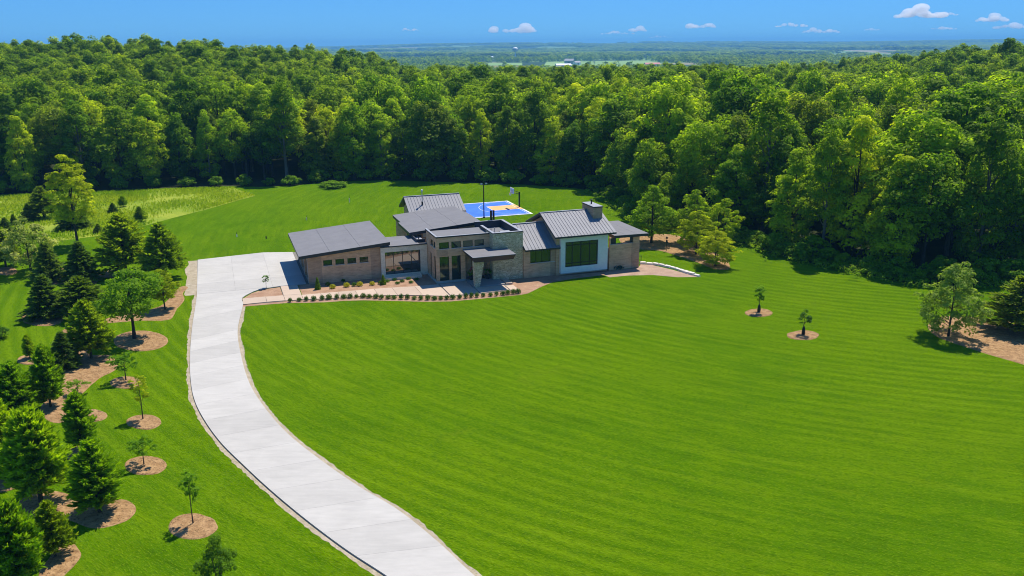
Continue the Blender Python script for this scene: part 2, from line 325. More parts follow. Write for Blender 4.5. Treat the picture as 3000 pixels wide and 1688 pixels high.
M['leaf_bright'] = leaf_mat('bright_conifer_needles', (0.115, 0.235, 0.004), (0.285, 0.430, 0.008), 0.56)
M['leaf_olive'] = leaf_mat('olive_needles', (0.085, 0.145, 0.012), (0.195, 0.275, 0.024), 0.44)
M['leaf_lime'] = leaf_mat('lime_leaves', (0.185, 0.260, 0.004), (0.42, 0.48, 0.008), 0.62)
M['leaf_fresh'] = leaf_mat('fresh_tree_leaves', (0.150, 0.255, 0.004), (0.36, 0.47, 0.010), 0.64)
M['leaf_mid'] = leaf_mat('garden_tree_leaves', (0.085, 0.200, 0.006), (0.210, 0.360, 0.012), 0.50)
M['leaf_grey'] = leaf_mat('grey_green_leaves', (0.125, 0.210, 0.020), (0.275, 0.375, 0.080), 0.54)
M['leaf_cream'] = leaf_mat('cream_tipped_leaves', (0.075, 0.155, 0.008), (0.42, 0.46, 0.13), 0.42)
M['leaf_box'] = leaf_mat('boxwood_leaves', (0.030, 0.095, 0.004), (0.095, 0.200, 0.008), 0.30)
M['leaf_yellow'] = leaf_mat('yellow_shrub_leaves', (0.26, 0.28, 0.008), (0.55, 0.50, 0.012), 0.30)
M['leaf_blue'] = leaf_mat('blue_juniper_needles', (0.030, 0.085, 0.065), (0.060, 0.130, 0.100), 0.2)
M['leaf_under'] = leaf_mat('undergrowth_leaves', (0.085, 0.19, 0.006), (0.24, 0.38, 0.012), 0.48)
M['grass_tall'] = leaf_mat('tall_meadow_grass', (0.20, 0.32, 0.006), (0.36, 0.42, 0.03), 0.48)
M['red_flower'] = leaf_mat('red_flowers', (0.30, 0.01, 0.02), (0.6, 0.03, 0.04), 0.2)
M['terracotta'] = plain('dark_planter', (0.03, 0.028, 0.026), 0.6)
M['barn_red'] = plain('red_barn_roof', (0.42, 0.05, 0.05), 0.6)
M['barn_grey'] = plain('grey_barn', (0.30, 0.30, 0.30), 0.7)
M['stonewhite'] = speckle_mat('pale_limestone_block', (0.62, 0.55, 0.46), (0.78, 0.73, 0.65), None, 2.0, 14, 0.9, 0.4, 0.03)
M['crop'] = speckle_mat('crop_field', (0.18, 0.30, 0.07), (0.25, 0.38, 0.10), None, 0.006, 0.05, 0.95, 0.1)
M['stubble'] = speckle_mat('stubble_field', (0.30, 0.22, 0.10), (0.40, 0.31, 0.16), None, 0.006, 0.05, 0.95, 0.1)

# ------------------------------------------------------------------ ground, lawn, meadow
gx = np.unique(np.concatenate([np.linspace(-500, 500, 101), np.sign(np.linspace(-1, 1, 121)) * 500 + np.sign(np.linspace(-1, 1, 121)) * 12500 * np.abs(np.linspace(-1, 1, 121)) ** 1.8]))
gy = np.unique(np.concatenate([np.linspace(-1500, 0, 8), np.linspace(0, 520, 53), 520 + 14600 * np.linspace(0, 1, 150) ** 1.6]))
XX, YY = np.meshgrid(gx, gy); ZZ = terrain(XX, YY) - 0.02
nx, ny = len(gx), len(gy); idx = np.arange(nx * ny).reshape(ny, nx)
FQ = np.stack([idx[:-1, :-1], idx[:-1, 1:], idx[1:, 1:], idx[1:, :-1]], -1).reshape(-1, 4)
ground = link('ground', np_mesh('ground', np.stack([XX, YY, ZZ], -1).reshape(-1, 3), FQ, M['terrain'], smooth=True)); tag(ground, kind='structure')

EDGE = [G(*q) for q in ((-400, 585), (-150, 578), (0, 571), (280, 559), (650, 547), (815, 547), (1050, 530), (1400, 536), (1690, 553), (1800, 590), (1850, 640), (1960, 675), (2080, 690), (2175, 715), (2316, 759), (2480, 792), (2560, 808), (2700, 832), (3000, 840), (3400, 860))]
def wob(p, amp, sc=0.2): 
    return (p[0] + amp * mnoise.noise(Vector((p[0] * sc, p[1] * sc, 3.1))), p[1] + amp * mnoise.noise(Vector((p[0] * sc, p[1] * sc, 9.7))))
def smooth_closed(pts, n=4):
    out = []; m = len(pts)
    for i in range(m):
        p0, p1, p2, p3 = (np.array(pts[(i + k - 1) % m]) for k in range(4))
        for j in range(n):
            t = j / n; q = 0.5 * ((2 * p1) + (-p0 + p2) * t + (2 * p0 - 5 * p1 + 4 * p2 - p3) * t * t + (-p0 + 3 * p1 - 3 * p2 + p3) * t ** 3); out.append((float(q[0]), float(q[1])))
    return out
def smooth_open(pts, n=6):
    pts = [np.array(p, float) for p in pts]; out = []; P_ = [2 * pts[0] - pts[1]] + pts + [2 * pts[-1] - pts[-2]]
    for i in range(1, len(P_) - 2):
        p0, p1, p2, p3 = P_[i - 1:i + 3]
        for j in range(n):
            t = j / n; out.append(0.5 * ((2 * p1) + (-p0 + p2) * t + (2 * p0 - 5 * p1 + 4 * p2 - p3) * t * t + (-p0 + 3 * p1 - 3 * p2 + p3) * t ** 3))
    out.append(pts[-1]); return np.array(out)
def sheet(name, pts, z, mat, thick=0.0, parent=None):
    bm = bmesh.new(); vs_ = [bm.verts.new((p[0], p[1], z)) for p in pts]
    f = bm.faces.new(vs_); f.normal_update()
    if f.normal.z < 0: f.normal_flip()
    if thick:
        r = bmesh.ops.extrude_face_region(bm, geom=[f]); 
        for v in [g for g in r['geom'] if isinstance(g, bmesh.types.BMVert)]: v.co.z += thick
        bmesh.ops.delete(bm, geom=[f], context='FACES_ONLY')
    bmesh.ops.triangulate(bm, faces=[q for q in bm.faces if len(q.verts) > 4])
    me = bpy.data.meshes.new(name); bm.to_mesh(me); bm.free(); me.materials.append(mat); return link(name, me, parent)
edge_s = smooth_open(EDGE, 5)
lawn_pts = [wob(tuple(p), 1.2, 0.15) for p in edge_s] + [(160, 60), (160, -60), (-170, -60), (-170, 164)]
lawn = sheet('lawn', lawn_pts, 0.0, M['lawn']); tag(lawn, kind='structure')
mead_lo = [(744, 574), (690, 588), (600, 615), (500, 640), (400, 668), (330, 684), (290, 692), (210, 702), (150, 707), (60, 716), (0, 722), (-200, 740)]
mead = [wob(G(*q), 0.7, 0.3) for q in mead_lo] + [(-135, 150)] + [wob((p[0], p[1] - 1.5), 0.8) for p in edge_s if p[0] < -55]
meadow = sheet('meadow', mead, 0.008, M['meadow']); tag(meadow, kind='structure')
def inside(p, poly):
    c = False; n = len(poly); j = n - 1
    for i in range(n):
        if (poly[i][1] > p[1]) != (poly[j][1] > p[1]) and p[0] < (poly[j][0] - poly[i][0]) * (p[1] - poly[i][1]) / (poly[j][1] - poly[i][1]) + poly[i][0]: c = not c
        j = i
    return c

# ------------------------------------------------------------------ driveway and pad
D = lambda l: [G(x * 1.165, y * 1.165) for x, y in l]
left_e = [HW(-12.9, 0.25)] + D([(492, 770), (483, 830), (478, 900), (480, 960), (490, 1010), (515, 1060), (555, 1115), (610, 1170), (680, 1235), (770, 1310), (870, 1385), (968, 1449), (1090, 1535)])
right_e = [HW(-3.45, 0.25), HW(-5.6, -0.15), HW(-6.9, -1.3), HW(-8.05, -3.4), HW(-8.0, -5.9)] + D([(598, 830), (605, 890), (625, 960), (660, 1020), (720, 1090), (800, 1155), (900, 1225), (1000, 1285), (1100, 1365), (1190, 1449), (1300, 1535)])
def resample(pts, n):
    P_ = smooth_open(pts, 10); d = np.r_[0, np.cumsum(np.linalg.norm(np.diff(P_, axis=0), axis=1))]
    t = np.linspace(0, d[-1], n); return np.stack([np.interp(t, d, P_[:, k]) for k in (0, 1)], -1)
NSLAB = 20; SUB = 4
Lr = resample(left_e, NSLAB * SUB + 1); Rr = resample(right_e, NSLAB * SUB + 1)
drive = sheet('driveway', [tuple(p) for p in Lr] + [tuple(p) for p in Rr[::-1]], 0.006, M['joint'], 0.03); tag(drive, kind='structure')
def strip_slab(i, a, b, za=0.036, zb=0.11):
    k = 0.006; mb = MB(); l = []; r = []
    for j in range(SUB + 1):
        p = Lr[i * SUB + j]; q = Rr[i * SUB + j]; w = q - p; ln = np.linalg.norm(w)
        e = k if 0 < a else 0; g = k if b < 1 else 0
        l.append(p + w * a + w / ln * e); r.append(p + w * b - w / ln * g)
    sh = (l[-1] - l[0]); sh = sh / np.linalg.norm(sh) * k
    l[0] = l[0] + sh; r[0] = r[0] + sh; l[-1] = l[-1] - sh; r[-1] = r[-1] - sh
    mb.prism([tuple(p) for p in l] + [tuple(p) for p in r[::-1]], za, zb); return mb.build('concrete_slab', M['concrete'], drive)
for i in range(NSLAB):
    strip_slab(i, 0, 1)
pad_c = [HW(-12.92, 0.27), HW(0.35, 0.27), HW(0.35, 13.3), HW(0.25, 17.6), HW(-4.4, 18.85), HW(-12.95, 17.7)]
pad = sheet('parking_pad', pad_c, 0.006, M['joint'], 0.03); tag(pad, kind='structure')
us = [-12.92, -8.6, -4.3, -0.35]; vsv = [0.28, 4.7, 9.2, 13.6, 17.7]
for i in range(3):
    for j in range(4):
        g = 0.006; top = [vsv[j + 1]] * 2
        if j == 3: top = [[17.72, 18.28], [18.3, 18.83], [18.83, 17.6]][i]
        q = [HW(us[i] + g, vsv[j] + g), HW(us[i + 1] - g, vsv[j] + g), HW(us[i + 1] - g, top[1] - g), HW(us[i] + g, top[0] - g)]
        MB().prism(q, 0.036, 0.11).build('concrete_slab', M['concrete'], pad)
def ribbon(name, pts, w0, w1, z, mat, side):
    P_ = smooth_open(pts, 8); n = len(P_); a = []; b = []
    for i, p in enumerate(P_):
        d = P_[min(i + 1, n - 1)] - P_[max(i - 1, 0)]; d = d / np.linalg.norm(d); nn = np.array([d[1], -d[0]]) * side
        w = w0 + (w1 - w0) * (0.5 + 0.5 * mnoise.noise(Vector((p[0] * 0.35, p[1] * 0.35, 1.3)))) + 0.10 * mnoise.noise(Vector((p[0] * 2.3, p[1] * 2.3, 5)))
        a.append(tuple(p - nn * 0.05)); b.append(tuple(p + nn * max(0.08, w)))
    o = sheet(name, a + b[::-1], z, mat); tag(o, kind='structure'); return o
ribbon('dirt_verge_left', resample(left_e, 60), 0.15, 0.55, 0.008, M['dirt'], 1)
ribbon('dirt_verge_right', resample(right_e[4:], 50), 0.15, 0.5, 0.008, M['dirt'], -1)
ribbon('dirt_verge_pad', [HW(-12.9, 0.3), HW(-12.95, 6), HW(-12.95, 12), HW(-12.95, 17.7)], 0.9, 1.7, 0.010, M['dirt'], -1)
ribbon('dirt_verge_back', [HW(-12.9, 17.7), HW(-8, 18.3), HW(-4.4, 18.85), HW(-2, 18.2)], 0.15, 0.45, 0.010, M['dirt'], -1)

# ------------------------------------------------------------------ beds and walkway
front_bed = [(-1.35, 0.4), (-1.35, -4.3), (-3.3, -5.9), (-8.0, -5.85), (-8.1, -6.5), (-5.5, -6.6), (-3.4, -6.8), (-1.3, -7.5), (0.8, -8.1), (3, -8.3), (5, -8.8), (8.5, -10.4), (11.3, -11.8), (14.2, -12.75), (17.2, -13.0), (20.2, -13.1), (22.6, -13.2), (23.6, -12.9), (24.5, -12.2), (26, -10.9), (28.2, -9.5), (31, -8.9), (36.6, -8.7), (37.5, -6.0), (30, -2), (14, 0.4)]
fb = sheet('front_bed', [wob(HW(*q), 0.12, 0.6) for q in front_bed], 0.010, M['mulch2']); tag(fb, kind='structure')
tri = sheet('corner_bed', [HW(*q) for q in ((-8.0, -3.45), (-6.85, -1.35), (-5.55, -0.2), (-3.5, 0.15), (-3.46, -3.7))], 0.012, M['mulch2']); tag(tri, kind='structure')
walk = sheet('walkway', [HW(*q) for q in ((-8, -5.8), (-8, -3.5), (-3.45, -3.8), (-3.45, 0.22), (-1.45, 0.22), (-1.4, -4.4), (9.1, -5.1), (14.8, -5.8), (22.3, -5.8), (23.0, -11.2), (18, -11.2), (14.7, -11.0), (11.8, -9.6), (9, -8.4), (5, -7.4), (1, -6.9), (-3.4, -6.1))], 0.014, M['joint'], 0.018); tag(walk, kind='structure')
def wslab(q, z1=0.10, mat='paver', name='concrete_slab', z0=0.034):
    c = np.mean(q, axis=0); q = [tuple(c + (np.array(p) - c) * (1 - 0.03 / max(0.5, np.linalg.norm(np.array(p) - c)))) for p in q]
    return MB().prism([HW(*p) for p in q], z0, z1).build(name, M[mat], walk)
wslab([(-8, -5.85), (-5.4, -5.85), (-5.4, -3.55), (-8, -3.45)]); wslab([(-5.4, -5.85), (-3.4, -6.0), (-3.4, -3.8), (-5.4, -3.6)])
wslab([(-3.4, -6.1), (-1.4, -6.3), (-1.4, -4.0), (-3.4, -3.9)]); wslab([(-3.4, -3.9), (-1.4, -4.0), (-1.42, 0.22), (-3.42, 0.22)])
ju = [-1.4, 0.75, 2.75, 4.75, 7.0, 9.1, 11.8, 14.7]
jt = [-4.4, -4.5, -4.6, -4.75, -4.9, -5.1, -5.5, -5.7]; jb = [-6.3, -6.8, -7.1, -7.35, -7.9, -8.4, -9.6, -11.0]
for i in range(7): wslab([(ju[i], jb[i]), (ju[i + 1], jb[i + 1]), (ju[i + 1], jt[i + 1]), (ju[i], jt[i])])
wslab([(14.85, -11.0), (16.75, -10.9), (16.75, -5.6), (14.85, -5.6)]); wslab([(16.75, -10.9), (18.3, -10.8), (18.3, -5.35), (16.75, -5.6)])
wslab([(18.4, -11.1), (22.0, -11.0), (22.0, -8.75), (18.4, -8.75)])
wslab([(22.1, -11.3), (23.1, -11.3), (23.1, -9.15), (22.1, -9.15)]); wslab([(22.4, -8.65), (23.25, -8.65), (23.25, -6.55), (22.4, -6.55)], 0.22)
def bed_poly(name, pts, mat, label, z=0.012, cat='mulch bed', smooth=True, mound=0.05):
    q = smooth_closed(pts, 4) if smooth else pts
    q = [wob(p, 0.10, 1.1) for p in q]; c = np.mean(np.array(q), axis=0)
    bm = bmesh.new(); ring0 = [bm.verts.new((p[0], p[1], 0.004)) for p in q]
    ring1 = [bm.verts.new((p[0] + (c[0] - p[0]) * 0.06, p[1] + (c[1] - p[1]) * 0.06, z + mound)) for p in q]
    n = len(q); fs = []
    for i in range(n): fs.append(bm.faces.new((ring0[i], ring0[(i + 1) % n], ring1[(i + 1) % n], ring1[i])))
    f = bm.faces.new(ring1); f.normal_update()
    if f.normal.z < 0: bmesh.ops.reverse_faces(bm, faces=fs + [f])
    bmesh.ops.triangulate(bm, faces=[f]); me = bpy.data.meshes.new(name); bm.to_mesh(me); bm.free(); me.materials.append(mat)
    o = link(name, me); tag(o, label, cat); return o
def ring(cx, cy, hw, hh, label, mat='mulch'):
    pts = []
    for k in range(12):
        a = 2 * math.pi * k / 12; pts.append(G(cx + hw * math.cos(a), cy + hh * math.sin(a)))
    return bed_poly('mulch_bed', pts, M[mat], label)

# ------------------------------------------------------------------ the house
house = empty('house', (HO[0], HO[1], 0), TH)
tag(house, 'long modern brick and stone house with grey shed and standing seam roofs', 'house')
FR = lambda v: (lambda s, z, d: (s, v + d, z))        # a wall that faces the front lawn
LF = lambda u: (lambda s, z, d: (u + d, s, z))        # a wall that faces the parking pad
def wall(name, P, s0, s1, z0, zl, zr, openings, mat, th=0.3, parent=house):
    mb = MB(); ztop = lambda s: zl + (zr - zl) * (s - s0) / (s1 - s0); zc = min(zl, zr)
    ss = sorted({s0, s1, *[o[0] for o in openings], *[o[1] for o in openings]}); zs = sorted({z0, zc, *[o[2] for o in openings], *[o[3] for o in openings]})
    for a, b in zip(ss, ss[1:]):
        for c, d in zip(zs, zs[1:]):
            m = ((a + b) / 2, (c + d) / 2)
            if any(o[0] < m[0] < o[1] and o[2] < m[1] < o[3] for o in openings): continue
            for dep in (0, th): mb.poly([P(a, c, dep), P(b, c, dep), P(b, d, dep), P(a, d, dep)])
        if zl != zr:
            for dep in (0, th): mb.poly([P(a, zc, dep), P(b, zc, dep), P(b, ztop(b) + 1e-4, dep), P(a, ztop(a) + 1e-4, dep)])
    for o in openings:
        a, b, c, d = o[:4]
        for e in (((a, c), (a, d)), ((b, c), (b, d)), ((a, c), (b, c)), ((a, d), (b, d))):
            (p, q), (r_, s_) = e; mb.poly([P(p, q, 0), P(r_, s_, 0), P(r_, s_, th), P(p, q, th)])
    for s_, zt in ((s0, zl), (s1, zr)): mb.poly([P(s_, z0, 0), P(s_, zt, 0), P(s_, zt, th), P(s_, z0, th)])
    mb.poly([P(s0, zl, 0), P(s1, zr, 0), P(s1, zr, th), P(s0, zl, th)])
    return mb.build(name, M[mat], parent)
def bx3(mb, P, s0, s1, z0, z1, d0, d1):
    a = [P(s0, z0, d0), P(s1, z0, d0), P(s1, z0, d1), P(s0, z0, d1)]; b = [P(s0, z1, d0), P(s1, z1, d0), P(s1, z1, d1), P(s0, z1, d1)]
    mb.hexa(a, b)
def window(P, s0, s1, z0, z1, mull=(), hor=(), glass='glass', fw=0.055, rec=0.10, sill=True, parent=house, name='window'):
    mb = MB(); ms = [s0] + list(mull) + [s1]; hs = [z0] + list(hor) + [z1]
    for i, m in enumerate(ms):
        a, b = (m, m + fw) if i == 0 else ((m - fw, m) if i == len(ms) - 1 else (m - fw / 2, m + fw / 2)); bx3(mb, P, a, b, z0, z1, rec, rec + 0.08)
    for i, h in enumerate(hs):
        a, b = (h, h + fw) if i == 0 else ((h - fw, h) if i == len(hs) - 1 else (h - fw / 2, h + fw / 2)); bx3(mb, P, s0 + 0.002, s1 - 0.002, a, b, rec + 0.004, rec + 0.076)
    w = mb.build(name, M['frame'], parent)
    for a, b in zip(ms, ms[1:]):
        for c, d in zip(hs, hs[1:]):
            p = MB(); bx3(p, P, a + 0.02, b - 0.02, c + 0.02, d - 0.02, rec + 0.03, rec + 0.05); p.build('pane', M[glass], w)
    if sill:
        q = MB(); bx3(q, P, s0 - 0.06, s1 + 0.06, z0 - 0.09, z0 - 0.002, -0.05, 0.2); q.build('sill', M['sill'], w)
    return w
def solid(name, mat, *boxes, parent=house):
    mb = MB()
    for b in boxes: mb.box(*b)
    return mb.build(name, M[mat], parent)
def shed_roof(u0, u1, v0, v1, zl, zr, th=0.38, name='shed_roof'):
    b = [(u0, v0, zl - th), (u1, v0, zr - th), (u1, v1, zr - th), (u0, v1, zl - th)]; t = [(p[0], p[1], p[2] + th - 0.03) for p in b]
    fa = MB().hexa(b, t).build('roof_fascia', M['fascia'], house); g = 0.0
    t0 = [(u0 - 0.02, v0 - 0.02, zl - 0.028), (u1 + 0.02, v0 - 0.02, zr - 0.028), (u1 + 0.02, v1 + 0.02, zr - 0.028), (u0 - 0.02, v1 + 0.02, zl - 0.028)]
    n = 3; us_ = [u0 - 0.02 + (u1 - u0 + 0.04) * k / n for k in range(n + 1)]; zz = lambda u: zl + (zr - zl) * (u - u0) / (u1 - u0)
    r = None
    rp = MB()
    for a, c in zip(us_, us_[1:]):
        a += 0.012; c -= 0.012
        rp.hexa([(a, v0 - 0.02, zz(a) - 0.028), (c, v0 - 0.02, zz(c) - 0.028), (c, v1 + 0.02, zz(c) - 0.028), (a, v1 + 0.02, zz(a) - 0.028)], [(a, v0 - 0.02, zz(a) + 0.01), (c, v0 - 0.02, zz(c) + 0.01), (c, v1 + 0.02, zz(c) + 0.01), (a, v1 + 0.02, zz(a) + 0.01)])
    return rp.build(name, M['shed_roof'], house)
# --- garage wing
wall('garage_wall', FR(0), 0, 8.8, 0, 3.40, 4.12, [(1.82, 2.90, 2.2, 2.89), (3.29, 4.37, 2.2, 2.89), (4.76, 5.84, 2.2, 2.89), (6.25, 7.33, 2.2, 2.89)], 'brick')
for a, b in ((1.82, 2.90), (3.29, 4.37), (4.76, 5.84), (6.25, 7.33)): window(FR(0), a, b, 2.2, 2.89)
solid('corner_panel', 'brick_dark', (-0.02, 1.62, -0.025, -0.003, 0.02, 3.38)); solid('corner_panel', 'brick_dark', (7.62, 8.82, -0.025, -0.003, 0.02, 3.95))
wall('garage_side_wall', LF(0.0), 0.31, 13.1, 0, 3.38, 3.38, [(0.62, 4.55, 0.1, 2.75), (5.15, 8.75, 0.1, 2.75), (9.35, 12.75, 0.1, 2.75)], 'brick', 0.55)
for a, b in ((0.62, 4.55), (5.15, 8.75), (9.35, 12.75)):
    gd = solid('garage_door', 'door', (0.44, 0.50, a, b, 0.1, 2.75))
    for k in range(4): solid('door_panel', 'door', (0.405, 0.437, a + 0.03, b - 0.03, 0.13 + k * 0.65, 0.13 + k * 0.65 + 0.61), parent=gd)
for v in (0.32, 4.6, 8.8, 12.8): solid('pier', 'sill', (-0.07, -0.003, v, v + 0.27, 0.1, 3.3))
solid('garage_back_wall', 'brick', (0.56, 8.8, 12.8, 13.1, 0, 3.4), (8.5, 8.798, 0.31, 12.79, 0, 4.1))
shed_roof(-1.05, 10.05, -0.45, 13.5, 3.72, 4.60)
# --- glazed link
wall('portal_wall', FR(-0.42), 8.84, 14.72, 0, 3.92, 3.92, [(9.35, 13.85, 0.42, 3.30)], 'lime', 0.45)
window(FR(-0.42), 9.35, 13.85, 0.42, 3.30, (10.45, 11.6, 12.72), (0.75,), 'glass2', 0.075, 0.22, False)
solid('window_ledge', 'lime', (9.1, 13.7, -1.65, -0.43, 0.0, 0.32)); solid('ledge_shelf', 'sill', (9.35, 13.85, -0.418, -0.2, 0.30, 0.415))
solid('link_body', 'brick', (8.85, 14.7, 0.05, 5.0, 0, 3.85))
solid('link_coping', 'fascia', (8.82, 14.74, -0.5, 4.9, 3.93, 4.03)); solid('link_roof', 'shed_roof', (8.9, 13.75, -0.44, 4.8, 4.035, 4.06))
solid('roof_upstand', 'parapet', (13.62, 13.76, 0.6, 4.9, 4.04, 4.42), (13.62, 14.74, 0.46, 0.6, 4.04, 4.42)); solid('vent_pipe', 'black', (14.2, 14.3, 2.0, 2.1, 4.05, 4.5)); solid('link_roof', 'coping', (13.77, 14.73, 0.62, 4.8, 4.045, 4.10))
# --- entry block
wall('entry_wall', FR(-5.1), 14.75, 21.52, 0, 5.66, 5.66, [(15.1, 16.33, 4.29, 5.09), (16.63, 17.84, 4.29, 5.09), (18.1, 19.34, 4.29, 5.09), (19.57, 20.79, 4.29, 5.09), (15.1, 16.30, 0.28, 3.3), (16.62, 17.78, 0.28, 3.3), (18.35, 21.2, 0.2, 3.35)], 'brick')
for a, b in ((15.1, 16.33), (16.63, 17.84), (18.1, 19.34), (19.57, 20.79)): window(FR(-5.1), a, b, 4.29, 5.09)
for a, b in ((15.1, 16.30), (16.62, 17.78)): window(FR(-5.1), a, b, 0.28, 3.3, (), (), 'glass', 0.06)
solid('brick_patch', 'brick_dark', (14.73, 16.15, -5.125, -5.103, 3.38, 4.19)); solid('plinth', 'sill', (14.72, 18.3, -5.19, -5.103, 0.0, 0.27))
wall('entry_side_wall', LF(14.75), -4.79, -0.05, 0, 5.66, 5.66, [(-3.35, -2.3, 4.3, 5.05), (-4.55, -3.7, 4.3, 5.05), (-2.55, -1.95, 0.3, 3.25), (-4.5, -3.7, 0.3, 3.25)], 'brick')
for a, b, c, d in ((-3.35, -2.3, 4.3, 5.05), (-4.55, -3.7, 4.3, 5.05), (-2.55, -1.95, 0.3, 3.25), (-4.5, -3.7, 0.3, 3.25)): window(LF(14.75), a, b, c, d)
solid('plinth', 'sill', (14.66, 14.747, -5.19, -0.5, 0, 0.25))
wall('door_recess_wall', FR(-3.9), 18.1, 21.5, 0.2, 3.4, 3.4, [(19.5, 20.6, 0.22, 2.75)], 'brick', 0.2)
dr = solid('front_door', 'door', (19.5, 20.6, -3.82, -3.76, 0.22, 2.75)); solid('door_handle', 'steel', (19.62, 19.66, -3.88, -3.82, 1.0, 1.7), parent=dr); solid('door_mat', 'black', (19.4, 20.8, -5.2, -4.3, 0.204, 0.222))
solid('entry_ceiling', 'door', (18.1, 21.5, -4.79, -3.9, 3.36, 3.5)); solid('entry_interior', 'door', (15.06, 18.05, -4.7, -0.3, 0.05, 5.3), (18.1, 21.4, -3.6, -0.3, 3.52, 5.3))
solid('entry_coping', 'fascia', (14.68, 21.45, -5.17, -4.85, 5.665, 5.80), (14.68, 15.0, -4.848, 0.2, 5.665, 5.80)); solid('coping_cap', 'coping', (14.70, 21.43, -5.15, -4.90, 5.803, 5.83), (14.70, 14.95, -4.898, 0.2, 5.803, 5.83))
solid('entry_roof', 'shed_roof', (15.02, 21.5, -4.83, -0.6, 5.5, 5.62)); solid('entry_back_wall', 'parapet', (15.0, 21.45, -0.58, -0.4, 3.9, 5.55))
# --- stone tower with its open parapet
wall('stone_wall', FR(-6.42), 21.52, 25.4, 0, 5.92, 5.92, [], 'stone', 0.35); solid('stone_side_wall', 'stone', (21.5, 21.8, -6.06, -3.6, 0, 5.92))
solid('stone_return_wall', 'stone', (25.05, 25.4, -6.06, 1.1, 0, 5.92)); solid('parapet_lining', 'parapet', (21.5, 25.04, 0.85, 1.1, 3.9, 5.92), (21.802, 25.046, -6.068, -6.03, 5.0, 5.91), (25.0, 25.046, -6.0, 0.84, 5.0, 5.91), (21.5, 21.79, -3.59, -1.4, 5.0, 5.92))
solid('parapet_coping', 'fascia', (21.46, 25.45, -6.47, -6.05, 5.925, 6.0), (25.02, 25.45, -6.048, 1.15, 5.925, 6.0), (21.46, 25.018, 0.83, 1.15, 5.925, 6.0), (21.46, 21.84, -6.048, -1.38, 5.925, 6.0))
solid('parapet_cap', 'coping', (21.49, 25.42, -6.44, -6.08, 6.003, 6.03), (25.05, 25.42, -6.078, 1.12, 6.003, 6.03), (21.49, 25.048, 0.86, 1.12, 6.003, 6.03), (21.49, 21.81, -6.078, -1.41, 6.003, 6.03))
solid('tower_roof', 'shed_roof', (21.82, 24.99, -6.02, 0.84, 4.95, 5.12)); ac = solid('rooftop_unit', 'black', (23.3, 24.5, -4.6, -3.6, 5.13, 5.55)); solid('unit_lid', 'coping', (23.25, 24.55, -4.65, -3.55, 5.553, 5.60), parent=ac)
for u, v in ((22.3, -4.3), (22.6, -2.4), (23.2, -2.0)): MB().tube((u, v, 5.1), (u, v, 5.75), 0.06).build('vent_pipe', M['steel'], house)
for u in (23.75, 24.1): solid('black_flue', 'black', (u, u + 0.22, 1.3, 1.55, 5.0, 7.25))
# --- canopy, pillar, porch
cp = MB().hexa([(18.25, -9.35, 3.35), (23.1, -9.35, 3.35), (23.1, -5.15, 3.55), (18.25, -5.15, 3.55)], [(17.98, -9.62, 3.98), (23.32, -9.62, 3.98), (23.32, -5.11, 3.98), (17.98, -5.11, 3.98)]).build('canopy', M['fascia'], house)
solid('canopy_roof', 'shed_roof', (18.02, 23.28, -9.58, -6.45, 3.985, 4.02), (18.02, 21.48, -6.45, -5.13, 3.985, 4.02), parent=cp); solid('canopy_edge', 'coping', (17.97, 23.33, -9.64, -9.585, 3.985, 4.035), (17.97, 18.017, -9.58, -5.12, 3.985, 4.035), (23.285, 23.33, -9.58, -6.45, 3.985, 4.035), parent=cp)
MB().hexa([(18.45, -8.75, 0.1), (19.03, -8.75, 0.1), (19.03, -8.15, 0.1), (18.45, -8.15, 0.1)], [(18.33, -8.85, 3.34), (19.62, -8.85, 3.34), (19.62, -8.05, 3.34), (18.33, -8.05, 3.34)]).build('stone_pillar', M['stone'], house)
solid('porch_slab', 'porch', (18.36, 22.3, -8.6, -3.92, 0.0, 0.2), (22.3, 22.9, -6.5, -4.0, 0.0, 0.19))
# --- middle wing
solid('middle_wing_wall', 'brick', (14.35, 22.9, 3.6, 16.6, 0, 4.42)); solid('high_wall', 'sill', (14.6, 21.4, 3.62, 3.9, 4.4, 4.5))
mw = MB().hexa([(14.35, 3.55, 4.42), (22.9, 3.55, 4.42), (22.9, 9.7, 4.42), (14.35, 9.7, 4.42)], [(14.35, 3.55, 4.44), (22.9, 3.55, 5.14), (22.9, 9.7, 5.14), (14.35, 9.7, 4.44)]).build('clerestory_wall', M['sill'], house)
for u in (15.2, 17.6, 20.0): solid('wall_panel', 'lime', (u, u + 2.2, 3.50, 3.546, 3.95, 4.62), parent=mw)
for u in (17.45, 19.85): solid('clerestory_post', 'fascia', (u, u + 0.12, 3.46, 3.546, 3.9, 4.7 + (u - 14) * 0.06), parent=mw)
shed_roof(13.3, 22.95, 3.0, 9.8, 4.80, 5.58); shed_roof(13.85, 22.95, 9.82, 16.2, 4.62, 5.36)
for a, b in ((5.0, 5.7), (8.2, 9.0)): window(LF(14.33), a, b, 2.9, 3.7, rec=-0.06, sill=False)
window(FR(3.58), 14.5, 15.0, 2.6, 4.3, rec=-0.09, sill=False); MB().tube((14.28, 4.2, 0), (14.28, 4.2, 4.4), 0.07).build('downpipe', M['white'], house)
